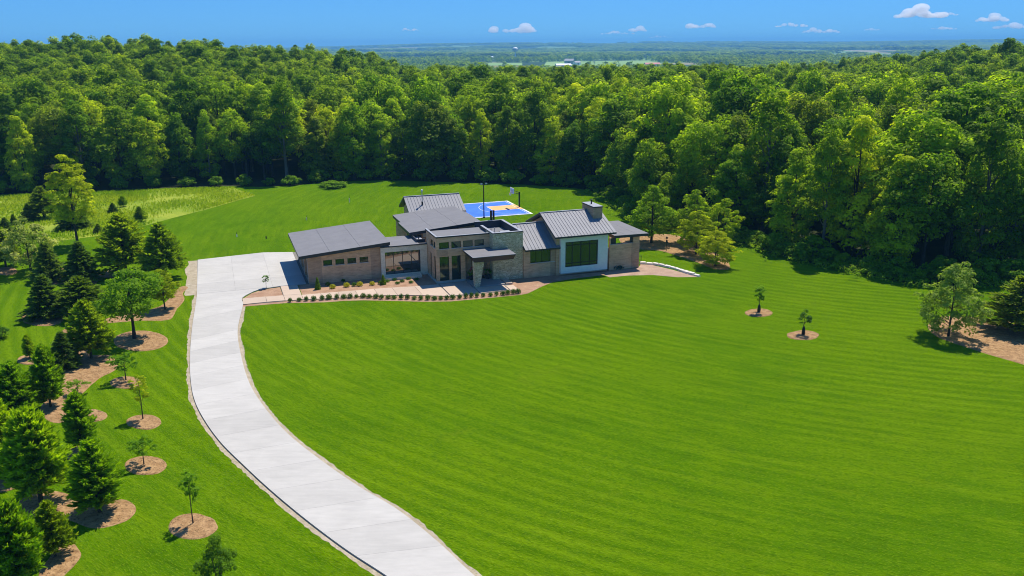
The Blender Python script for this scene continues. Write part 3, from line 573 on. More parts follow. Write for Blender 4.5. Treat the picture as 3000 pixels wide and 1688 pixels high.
# --- standing seam roofs
def seam_roof(u0, u1, ve, ze, vr, zr, npan, name='metal_roof', back=True, fascia=0.22):
    mb = MB(); vb = 2 * vr - ve
    mb.hexa([(u0, ve, ze - fascia), (u1, ve, ze - fascia), (u1, vr, zr - fascia), (u0, vr, zr - fascia)], [(u0, ve, ze), (u1, ve, ze), (u1, vr, zr), (u0, vr, zr)])
    if back: mb.hexa([(u0, vr + 0.001, zr - fascia), (u1, vr + 0.001, zr - fascia), (u1, vb, ze - fascia), (u0, vb, ze - fascia)], [(u0, vr + 0.001, zr), (u1, vr + 0.001, zr), (u1, vb, ze), (u0, vb, ze)])
    r = mb.build(name, M['fascia'], house); w = (u1 - u0) / npan; dv, dz = vr - ve, zr - ze; ln = math.hypot(dv, dz); nv, nz = -dz / ln, dv / ln
    def panel(sgn):
        m = MB()
        def pr(a, b, t0, t1, h0, h1):
            f = lambda u, t, h: (u, sgn * (dv * t + nv * h) , dz * t + nz * h)
            m.hexa([f(a, t0, h0), f(b, t0, h0), f(b, t1, h0), f(a, t1, h0)], [f(a, t0, h1), f(b, t0, h1), f(b, t1, h1), f(a, t1, h1)])
        pr(0.05, w - 0.002, -0.008, 1.0, 0.004, 0.02); pr(0.0, 0.028, -0.008, 1.0, 0.004, 0.07); return m.mesh('roof_panel', M['metal_roof'])
    pf, pb = panel(1), panel(-1)
    for i in range(npan):
        o = link('roof_panel', pf, r, (u0 + i * w, ve, ze))
        if back: o = link('roof_panel', pb, r, (u0 + i * w, vb, ze))
    solid('ridge_cap', 'coping', (u0, u1, vr - 0.14, vr + 0.14, zr + 0.03, zr + 0.08), parent=r); return r
def gable_body(u0, u1, v0, v1, zw, vr, zr, mat, name):
    i = MB(); 
    for u in (u0, u1): i.poly([(u, v0, 0), (u, v1, 0), (u, v1, zw), (u, vr, zr), (u, v0, zw)])
    for v in (v0, v1): i.poly([(u0, v, 0), (u1, v, 0), (u1, v, zw), (u0, v, zw)])
    return i.build(name, M[mat], house)
seam_roof(16.25, 24.75, 15.9, 4.6, 19.5, 6.55, 18); gable_body(16.9, 24.2, 16.5, 22.5, 4.5, 19.5, 6.2, 'brick', 'rear_wing_wall')
window(LF(16.9), 17.2, 17.9, 1.6, 3.6, rec=-0.06, sill=False)
vp = MB().tube((18.6, 17.6, 5.3), (18.6, 17.6, 6.0), 0.14, 0.12).build('flue_boot', M['black'], house); MB().tube((18.6, 17.6, 5.98), (18.6, 17.6, 7.6), 0.075).build('flue_pipe', M['steel'], vp); MB().tube((18.6, 17.6, 7.55), (18.6, 17.6, 7.8), 0.16, 0.12).build('flue_cap', M['white'], vp)
solid('eave_step', 'metal_roof', (20.2, 24.7, 15.55, 15.95, 4.42, 4.52))
seam_roof(25.45, 30.95, -7.15, 3.72, -2.4, 6.05, 12); gable_body(25.6, 30.5, -6.15, 1.7, 3.75, -2.4, 5.85, 'brick', 'right_wing_core')
wall('right_wing_wall', FR(-6.6), 25.42, 30.2, 0, 3.62, 3.62, [(26.3, 29.6, 1.87, 3.4)], 'brick', 0.25); window(FR(-6.6), 26.3, 29.6, 1.87, 3.4, (27.09, 27.89, 28.74), (), 'glass')
solid('corner_panel', 'brick_dark', (29.0, 30.12, -6.625, -6.603, 0.02, 3.6)); solid('wall_lamp', 'black', (29.75, 29.88, -6.72, -6.626, 2.7, 2.95))
seam_roof(29.05, 37.42, -7.95, 5.22, -2.75, 7.32, 19); gable_body(29.7, 36.8, -6.8, 1.6, 5.3, -2.75, 7.0, 'brick', 'great_room_wall')
wall('white_bay_wall', FR(-7.25), 30.12, 36.6, 0.32, 4.98, 4.98, [(30.75, 35.22, 1.08, 4.3)], 'siding', 0.4); window(FR(-7.25), 30.75, 35.22, 1.08, 4.3, (31.72, 32.9, 34.1), (1.53, 3.84), 'glass', 0.13, 0.08, False)
for k in range(30):
    z = 0.34 + k * 0.155
    for a, b in ((30.13, 30.72), (35.25, 36.59)) if 0.95 < z < 4.22 else ((30.13, 36.59),): 
        if z < 4.9: solid('siding_board', 'siding', (a, b, -7.268, -7.252, z, z + 0.145))
solid('bay_side', 'siding', (36.3, 36.58, -6.84, -6.0, 0.32, 4.98), (30.13, 30.4, -6.84, -6.7, 0.32, 4.98)); solid('bay_floor', 'sill', (30.2, 36.5, -7.2, -6.5, 0.2, 0.315))
ch = solid('chimney', 'brick_dark', (35.6, 36.85, -4.9, -1.4, 5.0, 7.9)); solid('chimney_cap', 'fascia', (35.52, 36.93, -4.98, -1.32, 7.905, 8.02), parent=ch); solid('cap_sheet', 'coping', (35.55, 36.90, -4.95, -1.35, 8.023, 8.05), parent=ch); MB().tube((36.2, -2.9, 8.04), (36.2, -2.9, 8.5), 0.10).tube((36.2, -2.9, 8.5), (36.2, -2.9, 8.62), 0.16).build('chimney_pot', M['black'], ch)
# --- covered porch at the end
wall('porch_wall', FR(-6.95), 37.0, 41.25, 0, 4.25, 4.25, [(37.15, 40.35, 3.35, 4.24)], 'brick', 0.3); solid('porch_wall_cap', 'sill', (37.0, 40.36, -7.0, -6.6, 3.352, 3.42)); solid('corner_panel', 'brick_dark', (40.15, 41.27, -6.975, -6.953, 0.02, 3.34))
solid('porch_screen', 'fascia', (37.16, 37.95, -6.8, -6.75, 3.43, 4.23), (39.95, 40.33, -6.8, -6.75, 3.43, 4.23)); solid('porch_end_wall', 'brick', (40.95, 41.25, -6.64, -5.4, 0, 4.25)); solid('porch_column', 'brick_dark', (40.7, 41.2, 0.2, 0.7, 0, 4.25)); solid('porch_floor', 'porch', (37.0, 41.2, -6.6, 0.9, 0, 1.0))
shed_roof(37.45, 42.3, -7.35, 1.25, 4.62, 4.56, 0.34, 'porch_roof')

# ------------------------------------------------------------------ things around the house
rl = empty('railing', (*HW(41.9, -5.2), 0), TH); tag(rl, 'short black metal railing beside the covered porch', 'railing')
for x in (0, 0.62): solid('post', 'black', (x, x + 0.06, 0, 0.06, 0, 1.0), parent=rl)
solid('top_rail', 'black', (-0.3, 0.70, -0.01, 0.07, 1.003, 1.06), parent=rl); solid('bottom_rail', 'black', (-0.3, 0.68, 0.01, 0.05, 0.08, 0.13), parent=rl)
gb = [zp for zp in ((480, 1310), (560, 1245), (1060, 1195), (1100, 1140), (1270, 1150), (1600, 1225), (1800, 1280), (2070, 1345), (1700, 1350), (1300, 1315), (900, 1322), (600, 1352))]
zD = lambda x, y: (1680 + x / 5.5725, 570 + y / 5.5725)
bed_poly('gravel_bed', [G(*zD(*q)) for q in gb], M['gravel'], 'pinkish gravel bed wrapping the right end of the house', cat='gravel bed', smooth=False, mound=0.01)
edge_line = resample([G(*zD(*q)) for q in ((1075, 1130), (1270, 1140), (1450, 1170), (1620, 1205), (1750, 1250), (1900, 1300), (2060, 1345))], 12)
se = empty('stone_edging', (*edge_line[0], 0)); tag(se, 'pale limestone block edging along the gravel bed at the porch end', 'stone edging')
for i in range(11):
    a, b = edge_line[i], edge_line[i + 1]; d = (b - a) / np.linalg.norm(b - a); n = np.array([-d[1], d[0]]); w = 0.35 + 0.2 * rng.random(); h = 0.16 + 0.1 * rng.random()
    a = a + d * 0.03 - edge_line[0]; b = b - d * 0.03 - edge_line[0]
    q = [a - n * w / 2, b - n * w * 0.45, b + n * w / 2, a + n * w * 0.4]; c = np.mean(q, axis=0)
    MB().hexa([(*p, 0) for p in q], [(*(c + (p - c) * 0.9), h + 0.02 * k) for k, p in enumerate(q)]).build('stone', M['stonewhite'], se)
court = empty('basketball_court', (*HW(27, 31.5), 0), TH); tag(court, 'blue basketball court with an orange key behind the house', 'sports court')
solid('court_base', 'white', (0, 14.3, 0, 13.3, 0.0, 0.05), parent=court); solid('blue_surface', 'bluecourt', (0.3, 13.9, 0.35, 12.95, 0.051, 0.062), parent=court); solid('orange_key', 'orangecourt', (8.8, 13.6, 5.0, 8.9, 0.064, 0.070), parent=court); solid('orange_apron', 'orangecourt', (13.6, 14.25, 4.6, 9.3, 0.064, 0.070), parent=court)
ln = MB(); ln.box(0.5, 13.6, 0.6, 0.68, 0.064, 0.072); ln.box(0.5, 13.6, 12.6, 12.68, 0.064, 0.072); ln.box(13.52, 13.6, 0.68, 12.6, 0.064, 0.072)
for (a, b, c, d) in ((8.72, 13.5, 4.92, 4.99), (8.72, 13.5, 8.91, 8.98), (8.72, 8.79, 4.99, 8.91)): ln.box(a, b, c, d, 0.064, 0.072)
for k in range(24):
    t0, t1 = math.pi * (0.5 + k / 24), math.pi * (0.5 + (k + 1) / 24); c = (12.6, 6.95)
    for (r0, r1) in ((5.6, 5.68),): ln.hexa([(c[0] + r0 * math.cos(t0), c[1] + r0 * math.sin(t0), 0.064), (c[0] + r1 * math.cos(t0), c[1] + r1 * math.sin(t0), 0.064), (c[0] + r1 * math.cos(t1), c[1] + r1 * math.sin(t1), 0.064), (c[0] + r0 * math.cos(t1), c[1] + r0 * math.sin(t1), 0.064)], [(c[0] + r0 * math.cos(t0), c[1] + r0 * math.sin(t0), 0.072), (c[0] + r1 * math.cos(t0), c[1] + r1 * math.sin(t0), 0.072), (c[0] + r1 * math.cos(t1), c[1] + r1 * math.sin(t1), 0.072), (c[0] + r0 * math.cos(t1), c[1] + r0 * math.sin(t1), 0.072)])
ln.build('court_line', M['white'], court)
hp = empty('basketball_hoop', (*HW(41.15, 38.0), 0.05), TH); tag(hp, 'basketball hoop with black post and white backboard on the blue court', 'basketball hoop')
solid('post', 'black', (-0.11, 0.11, -0.11, 0.11, 0, 2.75), parent=hp); MB().tube((0, 0, 2.35), (-1.3, 0, 2.75), 0.06).tube((0, 0, 2.65), (-1.3, 0, 3.15), 0.05).build('arm', M['black'], hp)
bb = solid('backboard', 'white', (-1.40, -1.33, -0.9, 0.9, 2.55, 3.55), parent=hp); solid('target_square', 'black', (-1.412, -1.402, -0.3, 0.3, 2.72, 2.77), (-1.412, -1.402, -0.3, 0.3, 3.12, 3.17), (-1.412, -1.402, -0.3, -0.25, 2.77, 3.12), (-1.412, -1.402, 0.25, 0.3, 2.77, 3.12), parent=bb)
rm = MB(); nt_ = MB()
for k in range(16):
    a, b = 2 * math.pi * k / 16, 2 * math.pi * (k + 1) / 16; rm.tube((-1.72 + 0.23 * math.cos(a), 0.23 * math.sin(a), 2.68), (-1.72 + 0.23 * math.cos(b), 0.23 * math.sin(b), 2.68), 0.02, n=5)
    nt_.tube((-1.72 + 0.22 * math.cos(a), 0.22 * math.sin(a), 2.66), (-1.72 + 0.14 * math.cos(b), 0.14 * math.sin(b), 2.25), 0.012, n=4)
rm.build('rim', M['orangecourt'], hp); nt_.build('net', M['white'], hp)
lp = empty('court_light', (*HW(32.4, 31.4), 0), TH); tag(lp, 'tall black floodlight pole standing at the edge of the basketball court', 'floodlight')
MB().tube((0, 0, 0), (0, 0, 0.12), 0.25, 0.2).build('base', M['black'], lp); MB().tube((0, 0, 0.1), (0, 0, 5.6), 0.11, 0.08).build('pole', M['black'], lp); solid('crossbar', 'black', (-0.5, 0.5, -0.05, 0.05, 5.55, 5.65), parent=lp)
for x in (-0.42, 0.42): h = solid('lamp_head', 'black', (x - 0.2, x + 0.2, -0.22, 0.16, 5.66, 5.88), parent=lp); solid('lens', 'white', (x - 0.17, x + 0.17, -0.24, -0.222, 5.68, 5.86), parent=h)
def stake(px, py, hp_, label, white=True):
    g = G(px, py); h = hp_ / px_per_m(g) / 0.97; o = empty('lawn_stake', (*g, 0)); tag(o, label, 'stake')
    MB().tube((0, 0, 0), (0, 0, h * (0.55 if white else 1)), 0.09, 0.08).build('post', M['white' if white else 'black'], o)
    if white: MB().tube((0, 0, h * 0.5), (0, 0, h), 0.035).build('rod', M['black'], o)
stake(1024, 593, 22, 'white topped stake on the back lawn nearest the forest'); stake(898, 645, 14, 'white stake on the back lawn behind the garage roof'); stake(694, 694, 13, 'white stake on the back lawn left of the garage'); stake(780, 700, 8, 'small dark stake in the grass near the parking pad', False)
fe = empty('bird_feeder', (*G(1952, 737), 0)); tag(fe, 'dark bird feeder on a thin pole in the mulch bed', 'bird feeder')
MB().tube((0, 0, 0), (0, 0, 2.1), 0.03).build('pole', M['black'], fe); MB().lathe([(0.02, 1.25), (0.13, 1.3), (0.13, 1.6), (0.02, 1.68)], 8).build('feeder', M['black'], fe); MB().lathe([(0.02, 1.8), (0.12, 1.83), (0.12, 2.1), (0.02, 2.16)], 8).build('feeder', M['black'], fe); MB().tube((0, 0, 1.95), (-0.35, 0, 1.95), 0.02).build('hook', M['black'], fe)
bench = empty('stone_bench', (*HW(13.0, 11.5), 0), TH); tag(bench, 'small white slab bench on the lawn beside the middle wing', 'bench'); solid('seat', 'white', (-0.7, 0.7, -0.3, 0.3, 0.40, 0.5), parent=bench)
for x in (-0.55, 0.4): solid('leg', 'white', (x, x + 0.15, -0.25, 0.25, 0, 0.398), parent=bench)

# ------------------------------------------------------------------ vegetation builders
def unit(n):
    v = rng.normal(size=(n, 3)); return v / np.linalg.norm(v, axis=1, keepdims=True)
def quads(C, Nn, L, Wd, dirv=None):
    """leaf blades: centre, normal, length, width -> verts, faces (pointed four-cornered blades)"""
    n = len(C)
    if dirv is None: dirv = unit(n)
    A = dirv - (np.sum(dirv * Nn, 1, keepdims=True)) * Nn; A /= np.maximum(1e-6, np.linalg.norm(A, axis=1, keepdims=True))
    B = np.cross(Nn, A); L = np.reshape(L, (-1, 1)) * 0.5; Wd = np.reshape(Wd, (-1, 1)) * 0.5
    V = np.stack([C - A * L, C + B * Wd + A * L * 0.15, C + A * L, C - B * Wd + A * L * 0.15], 1).reshape(-1, 3)
    return V, np.arange(4 * n).reshape(n, 4)
def crown_np(cl, rad, per, leaf, up=0.5, outw=0.8, flat=0.8, tint_sd=0.22, base_t=0.5):
    """leaf clumps: cl (n,3) centres, rad (n) radii"""
    n = len(cl); k = per; d = unit(n * k); d[:, 2] = np.where(rng.random(n * k) < 0.72, np.abs(d[:, 2]), d[:, 2])
    r = np.repeat(rad, k)[:, None] * (0.62 + 0.42 * rng.random((n * k, 1)) ** 0.6)
    C = np.repeat(cl, k, 0) + d * r * np.array([1, 1, flat])
    Nn = d * outw + np.array([0, 0, up]) + unit(n * k) * 0.42; Nn /= np.linalg.norm(Nn, axis=1, keepdims=True)
    L = leaf * (0.6 + 0.8 * rng.random(n * k)); V, F = quads(C, Nn, L, L * 0.62)
    t = np.clip(np.repeat(base_t + tint_sd * rng.normal(size=n), k) + 0.16 * rng.normal(size=n * k), 0, 1)
    return V, F, np.repeat(t, 4)
def lumpy(n, H, R, z0, shape='oval', seed_ph=0.0):
    """clump centres spread through a crown's outer volume with an uneven outline"""
    out = []; ph = rng.random(6) * 6.28
    while len(out) < n:
        t = rng.random(); a = rng.random() * 2 * math.pi
        if shape == 'oval': prof = math.sin(math.pi * min(1, max(0.02, (t * 0.93 + 0.07)) ** 0.82)) ** 0.6
        elif shape == 'egg': prof = max(0.02, math.sin(math.pi * min(1, t * 0.95 + 0.05) ** 0.72)) ** 0.72
        elif shape == 'round': prof = math.sqrt(max(0, 1 - (2 * t - 1) ** 2))
        elif shape == 'broad': prof = min(1, 2.2 * t + 0.25) * math.sqrt(max(0, 1 - max(0, (t - 0.35) / 0.65) ** 2))
        else: prof = (1 - t) ** 0.85 * min(1, 0.45 + 4 * t)
        lob = 1 + 0.20 * math.sin(3 * a + ph[0] + 4 * t) + 0.14 * math.sin(5 * a + ph[1] - 6 * t) + 0.1 * math.sin(9 * t + ph[2])
        rr = R * prof * lob * (0.45 + 0.55 * rng.random() ** 0.45)
        if rng.random() > (0.35 + 0.65 * prof): continue
        out.append((rr * math.cos(a), rr * math.sin(a), z0 + (H - z0) * (t * (0.94 + 0.08 * math.sin(2 * a + ph[3])))))
    return np.array(out)
def trunk_mb(H, r, limbs=(), lean=0.0, multi=1):
    mb = MB()
    for m in range(multi):
        a = 2 * math.pi * m / max(1, multi) + 0.4; off = (0.10 * math.cos(a), 0.10 * math.sin(a)) if multi > 1 else (0, 0); sp = 0.12 * H if multi > 1 else 0
        p = Vector((off[0], off[1], -0.15)); n = 5
        for k in range(n):
            t = (k + 1) / n; q = Vector((off[0] + sp * t * math.cos(a) + lean * t + 0.03 * H * math.sin(3 * t + m) * 0.3, off[1] + sp * t * math.sin(a), H * t))
            mb.tube(p, q, r * (1.12 - 0.95 * k / n) * (1.3 if k == 0 else 1), r * (1.12 - 0.95 * (k + 1) / n), 7, False); p = q
    for c in limbs:
        z = max(0.15 * H, c[2] * 0.72 - 0.1 * H * random.random()); z = min(z, H * 0.93)
        s = Vector((lean * z / H, 0, z)); e = Vector(c); mid = s.lerp(e, 0.55) + Vector((0, 0, 0.04 * H))
        mb.tube(s, mid, r * 0.36, r * 0.2, 5, False); mb.tube(mid, e, r * 0.2, r * 0.07, 5, False)
    return mb
def broadleaf_proto(key, H, R, z0, ncl, crad, per, leaf, mat, shape='oval', tr=0.2, bark='bark', multi=1, up=0.5, flat=0.8, nl=9, tsd=0.22, base_t=0.5, lean=0.0):
    cl = lumpy(ncl, H - crad * 0.5, R, z0 + crad * 0.4, shape); rad = crad * (0.65 + 0.7 * rng.random(ncl))
    V, F, t = crown_np(cl, rad, per, leaf, up, 0.8, flat, tsd, base_t)
    tm = trunk_mb(H * 0.88, tr, [cl[i] for i in rng.choice(ncl, min(nl, ncl), False)], lean, multi)
    return dict(crown=np_mesh(key + '_crown', V, F, M[mat], t), trunk=tm.mesh(key + '_trunk', M[bark]), H=H, R=R)
def conifer_proto(key, H, R, z0, nbr, mat, up=0.1, spr=0.30, width=0.10, per=6, prof=0.85, tr=0.12, droop=0.15, fan=0.9, brush=0.25, belly=0.12):
    C = []; Dv = []; Ls = []; T = []; mb = MB(); mb.tube((0, 0, -0.15), (0, 0, H * 0.55), tr, tr * 0.6, 7, False); mb.tube((0, 0, H * 0.55), (0, 0, H * 0.98), tr * 0.6, 0.012, 6, False)
    ph = rng.random() * 6
    for i in range(nbr):
        t = (i + rng.random()) / nbr; t = t ** 1.15; z = z0 + (H - z0) * t * 0.97; a = i * 2.399963 + rng.random() * 0.5
        ln = R * (max(0.0, 1 - t) ** prof) * min(1, 0.6 + t / max(1e-3, belly) * 0.4) * (0.72 + 0.45 * rng.random()) * (1 + 0.12 * math.sin(2 * a + ph)) + 0.05 * R
        el = up + 0.75 * t * t + 0.15 * rng.normal(); d = np.array([math.cos(a) * math.cos(el), math.sin(a) * math.cos(el), math.sin(el)]); side = np.array([-math.sin(a), math.cos(a), 0])
        tb = 0.5 + 0.2 * rng.normal(); nseg = max(2, int(ln / (spr * 0.55)))
        if i % 3 == 0: mb.tube((0, 0, z), tuple(np.array([0, 0, z]) + d * ln * 0.8 - np.array([0, 0, droop * ln * 0.6])), tr * 0.22, 0.01, 4, False)
        nb_ = nseg * per; f = 0.22 + 0.78 * (np.repeat(np.arange(nseg), per) + rng.random(nb_)) / nseg; base = np.array([0, 0, z]) + d * (ln * f)[:, None] - np.array([0, 0, 1.0]) * (droop * ln * f * f)[:, None]
        sg = rng.choice([-1.0, 1.0], nb_); e = d * (0.55 + 0.5 * rng.random((nb_, 1))) + side * (sg * fan * rng.random(nb_) * (1.1 - 0.5 * f))[:, None] + np.array([0, 0, 1.0]) * (brush * (rng.random(nb_) - 0.25) * 2)[:, None] + 0.12 * rng.normal(size=(nb_, 3))
        e /= np.linalg.norm(e, axis=1, keepdims=True); L = spr * (0.55 + 0.75 * rng.random(nb_)) * (1.15 - 0.35 * t)
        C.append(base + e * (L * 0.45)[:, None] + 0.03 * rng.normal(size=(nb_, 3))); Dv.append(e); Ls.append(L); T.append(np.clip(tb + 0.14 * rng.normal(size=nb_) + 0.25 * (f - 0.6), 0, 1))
    for k in range(10):
        e = np.array([0.25 * rng.normal(), 0.25 * rng.normal(), 1.0]); e /= np.linalg.norm(e); C.append(np.array([[0, 0, H - spr * (0.3 + 0.6 * rng.random())]])); Dv.append(e[None]); Ls.append(np.array([spr * 1.1])); T.append(np.array([0.7]))
    C, Dv, Ls, T = map(np.concatenate, (C, Dv, Ls, T)); Nn = unit(len(C)) * 0.9 + np.array([0, 0, 0.7]); Nn -= np.sum(Nn * Dv, 1, keepdims=True) * Dv; Nn /= np.linalg.norm(Nn, axis=1, keepdims=True)
    V, F = quads(C, Nn, Ls, width * (0.7 + 0.6 * rng.random(len(C))), Dv)
    return dict(crown=np_mesh(key + '_crown', V, F, M[mat], np.repeat(T, 4)), trunk=mb.mesh(key + '_trunk', M['bark']), H=H, R=R, fat=1.2)
def plant(name, proto, loc, H, W_=None, rz=None, label=None, cat='tree', group=None, color=None, z=0.0, crown='crown', trunk='trunk', tilt=0.0):
    o = empty(name, (loc[0], loc[1], z), rng.random() * 6.28 if rz is None else rz); sz = H / proto['H']; sx = sz if W_ is None else W_ * proto.get('fat', 1.0) / (2 * proto['R']); o.scale = (sx, sx, sz)
    if tilt: o.rotation_euler[0] = tilt
    tag(o, label, cat, group)
    t = link(trunk, proto['trunk'], o); c = link(crown, proto['crown'], o)
    if color is not None: c.color = (*color, 1)
    return o
def by_px(px, py, ty, wpx):
    g = G(px, py); return g, height_at(px, py, ty), wpx / px_per_m(g)

# ------------------------------------------------------------------ nursery trees, saplings and their beds on the left
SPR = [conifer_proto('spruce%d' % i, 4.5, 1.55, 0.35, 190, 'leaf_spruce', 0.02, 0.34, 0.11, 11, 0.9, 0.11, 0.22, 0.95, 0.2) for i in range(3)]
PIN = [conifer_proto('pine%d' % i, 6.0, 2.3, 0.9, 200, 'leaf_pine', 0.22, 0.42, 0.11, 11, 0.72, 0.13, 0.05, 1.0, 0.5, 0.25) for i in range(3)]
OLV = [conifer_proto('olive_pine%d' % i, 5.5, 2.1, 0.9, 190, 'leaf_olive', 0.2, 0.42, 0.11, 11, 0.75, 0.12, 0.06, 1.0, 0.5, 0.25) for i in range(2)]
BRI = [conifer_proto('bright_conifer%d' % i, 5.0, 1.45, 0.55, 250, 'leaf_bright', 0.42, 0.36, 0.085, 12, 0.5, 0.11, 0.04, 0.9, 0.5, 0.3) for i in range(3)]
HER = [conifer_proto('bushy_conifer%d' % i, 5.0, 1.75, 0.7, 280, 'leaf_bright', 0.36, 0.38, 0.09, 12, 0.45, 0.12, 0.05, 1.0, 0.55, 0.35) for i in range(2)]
LAR = broadleaf_proto('garden_broadleaf', 7.0, 2.9, 2.0, 120, 0.62, 60, 0.26, 'leaf_mid', 'broad', 0.16, 'bark', 1, 0.5, 0.6, 14)
LIM = broadleaf_proto('lime_tree', 14, 3.1, 3.2, 130, 0.75, 80, 0.34, 'leaf_lime', 'egg', 0.17, 'bark', 1, 0.5, 0.55, 16)
CRM = broadleaf_proto('cream_tree', 7.0, 2.9, 0.8, 110, 0.62, 56, 0.26, 'leaf_cream', 'oval', 0.12, 'bark', 1, 0.6, 0.7, 10, 0.3)
nl_ = [
 ('lime_tree', LIM, (229, 722), 437, 132, 'tall slim yellow-green tree with bare lower trunk at the meadow edge', 'tree'),
 ('spruce_tree', SPR[0], (332, 624), 595, 28, 'tiny dark spruce in the meadow, nearest the forest shade', 'spruce'),
 ('bright_conifer', BRI[0], (361, 606), 574, 24, 'small bright green conifer at the forest shadow in the meadow', 'conifer'),
 ('pine_tree', PIN[0], (412, 650), 606, 32, 'small full green pine alone near the meadow and lawn border', 'pine'),
 ('spruce_tree', SPR[1], (289, 683), 656, 26, 'tiny dark spruce at the near corner of the meadow', 'spruce'),
 ('spruce_tree', SPR[2], (212, 672), 598, 60, 'dark spruce in the meadow behind the trunk of the tall lime-green tree', 'spruce'),
 ('spruce_tree', SPR[0], (243, 668), 630, 36, 'low blue-green spruce beside the darker spruce behind the slim trunk', 'spruce'),
 ('pine_tree', OLV[0], (130, 641), 548, 64, 'tall grey-green conifer at the left side of the meadow', 'pine'),
 ('spruce_tree', SPR[1], (88, 648), 596, 36, 'smaller dark spruce leaning close to the grey-green meadow conifer', 'spruce'),
 ('spruce_tree', SPR[2], (19, 684), 638, 34, 'dark spruce at the left picture edge beside the meadow', 'spruce'),
 ('spruce_tree', SPR[0], (42, 660), 628, 24, 'narrow little spruce behind the spruce at the left meadow edge', 'spruce'),
 ('pine_tree', PIN[1], (18, 783), 668, 78, 'shaded dense conifer at the left edge above the shaded lawn', 'pine'),
 ('cream_tree', CRM, (92, 797), 634, 112, 'rounded tree with cream coloured leaf tips in the upper nursery', 'tree'),
 ('spruce_tree', SPR[1], (146, 823), 712, 74, 'dark spruce standing in front of the cream tipped tree', 'spruce'),
 ('spruce_tree', SPR[2], (243, 823), 709, 76, 'dark spruce with bare short stem between two mulch patches', 'spruce'),
 ('pine_tree', PIN[2], (370, 802), 628, 150, 'large dark green pine left of the parking pad', 'pine'),
 ('pine_tree', PIN[0], (482, 815), 657, 116, 'large pine closest to the corner of the parking pad', 'pine'),
 ('spruce_tree', SPR[0], (139, 931), 806, 108, 'dark spruce with a visible trunk on its own mulch oval', 'spruce'),
 ('pine_tree', OLV[1], (245, 925), 812, 138, 'olive green pine left of the big leafy tree', 'pine'),
 ('leafy_tree', LAR, (394, 993), 786, 168, 'big leafy tree with dark straight trunk on a mulch oval', 'tree'),
 ('lime_tree', LIM, (484, 908), 783, 86, 'yellow-green tree behind the big leafy tree near the driveway', 'tree'),
 ('pine_tree', PIN[1], (268, 1051), 883, 124, 'dark pine at the upper end of the long mulch bed', 'pine'),
 ('spruce_tree', SPR[2], (192, 1078), 975, 88, 'small dark spruce leaning over the left side of the long mulch bed', 'spruce'),
 ('bright_conifer', BRI[0], (149, 1193), 1017, 84, 'narrow bright green conifer above the shaded end of the long bed', 'conifer'),
 ('bright_conifer', BRI[1], (52, 1225), 1068, 112, 'feathery light conifer near the left edge below the small round bed', 'conifer'),
 ('bright_conifer', BRI[2], (243, 1322), 1155, 90, 'narrow upright conifer with a half hidden mulch ring beneath', 'conifer'),
 ('bushy_conifer', HER[0], (10, 1402), 1188, 150, 'wide conifer cut by the left picture edge', 'conifer'),
 ('bushy_conifer', HER[1], (121, 1471), 1212, 172, 'broad bushy conifer with double trunk on the shared mulch bed', 'conifer'),
 ('bright_conifer', BRI[1], (293, 1502), 1296, 140, 'pointed green conifer casting shadow on the right of the shared bed', 'conifer'),
 ('bushy_conifer', HER[0], (58, 1722), 1482, 150, 'bushy conifer filling the lower left corner', 'conifer'),
 ('pine_tree', PIN[2], (163, 1632), 1471, 108, 'lower pine squeezed beside the corner conifer', 'pine'),
]
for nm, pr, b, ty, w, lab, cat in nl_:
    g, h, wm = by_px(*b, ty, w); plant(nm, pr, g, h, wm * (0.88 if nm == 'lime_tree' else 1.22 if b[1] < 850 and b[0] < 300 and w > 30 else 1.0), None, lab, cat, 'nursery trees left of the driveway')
SAP = [broadleaf_proto('sapling%d' % i, 3.6, 0.55, 1.55, 20, 0.20, 34, 0.15, m_, 'oval', 0.035, 'bark', 1, 0.5, 0.9, 8, 0.25) for i, m_ in enumerate(('leaf_mid', 'leaf_lime', 'leaf_box'))]
SAPW = broadleaf_proto('wide_sapling', 2.6, 0.95, 0.9, 26, 0.24, 36, 0.16, 'leaf_mid', 'broad', 0.04, 'bark', 1, 0.5, 0.8, 10, 0.25)
SHB = broadleaf_proto('garden_shrub', 3.0, 1.05, 0.35, 60, 0.30, 44, 0.14, 'leaf_box', 'oval', 0.05, 'bark', 3, 0.5, 0.9, 10)
for nm, pr, b, ty, w, lab in (
 ('sapling', BRI[2], (88, 1051), 982, 34, 'tiny conifer sapling on the small mulch ring at the left edge'),
 ('sapling', SAPW, (369, 1115), 1031, 80, 'wide low sapling on the upper round mulch ring by the driveway'),
 ('sapling', SAP[1], (419, 1229), 1093, 50, 'thin tall sapling with sparse yellow-green leaves on a round ring'),
 ('sapling', SAPW, (422, 1362), 1276, 74, 'short dark leafy sapling on the third round mulch ring'),
 ('sapling', SAP[0], (566, 1535), 1373, 54, 'slender sapling with a narrow leafy top on the nearest round ring'),
 ('sapling', SAPW, (229, 1158), 1114, 60, 'low spreading sapling in the lower part of the long bed'),
 ('shrub', SHB, (645, 1720), 1576, 95, 'dark round shrub cut by the bottom edge left of the driveway'),
 ('shrub', SHB, (2, 992), 955, 50, 'pale bush just entering the left edge of the picture'),
 ('sapling', SAP[0], (780, 846), 805, 20, 'young sapling in the corner bed beside the parking pad')):
    g, h, wm = by_px(*b, ty, w); plant(nm, pr, g, h, wm, None, lab, 'shrub' if nm == 'shrub' else 'sapling', 'saplings and shrubs')
z3_ = lambda x, y: (x / 4.829, 1000 + y / 4.829); z4_ = lambda x, y: (x / 3.551, 1280 + y / 3.551); z2_ = lambda x, y: (x / 4.293, 760 + y / 4.293)
ring(126, 934, 62, 22, 'mulch oval under the dark spruce with the visible trunk'); ring(412, 999, 80, 30, 'mulch oval under the big leafy tree')
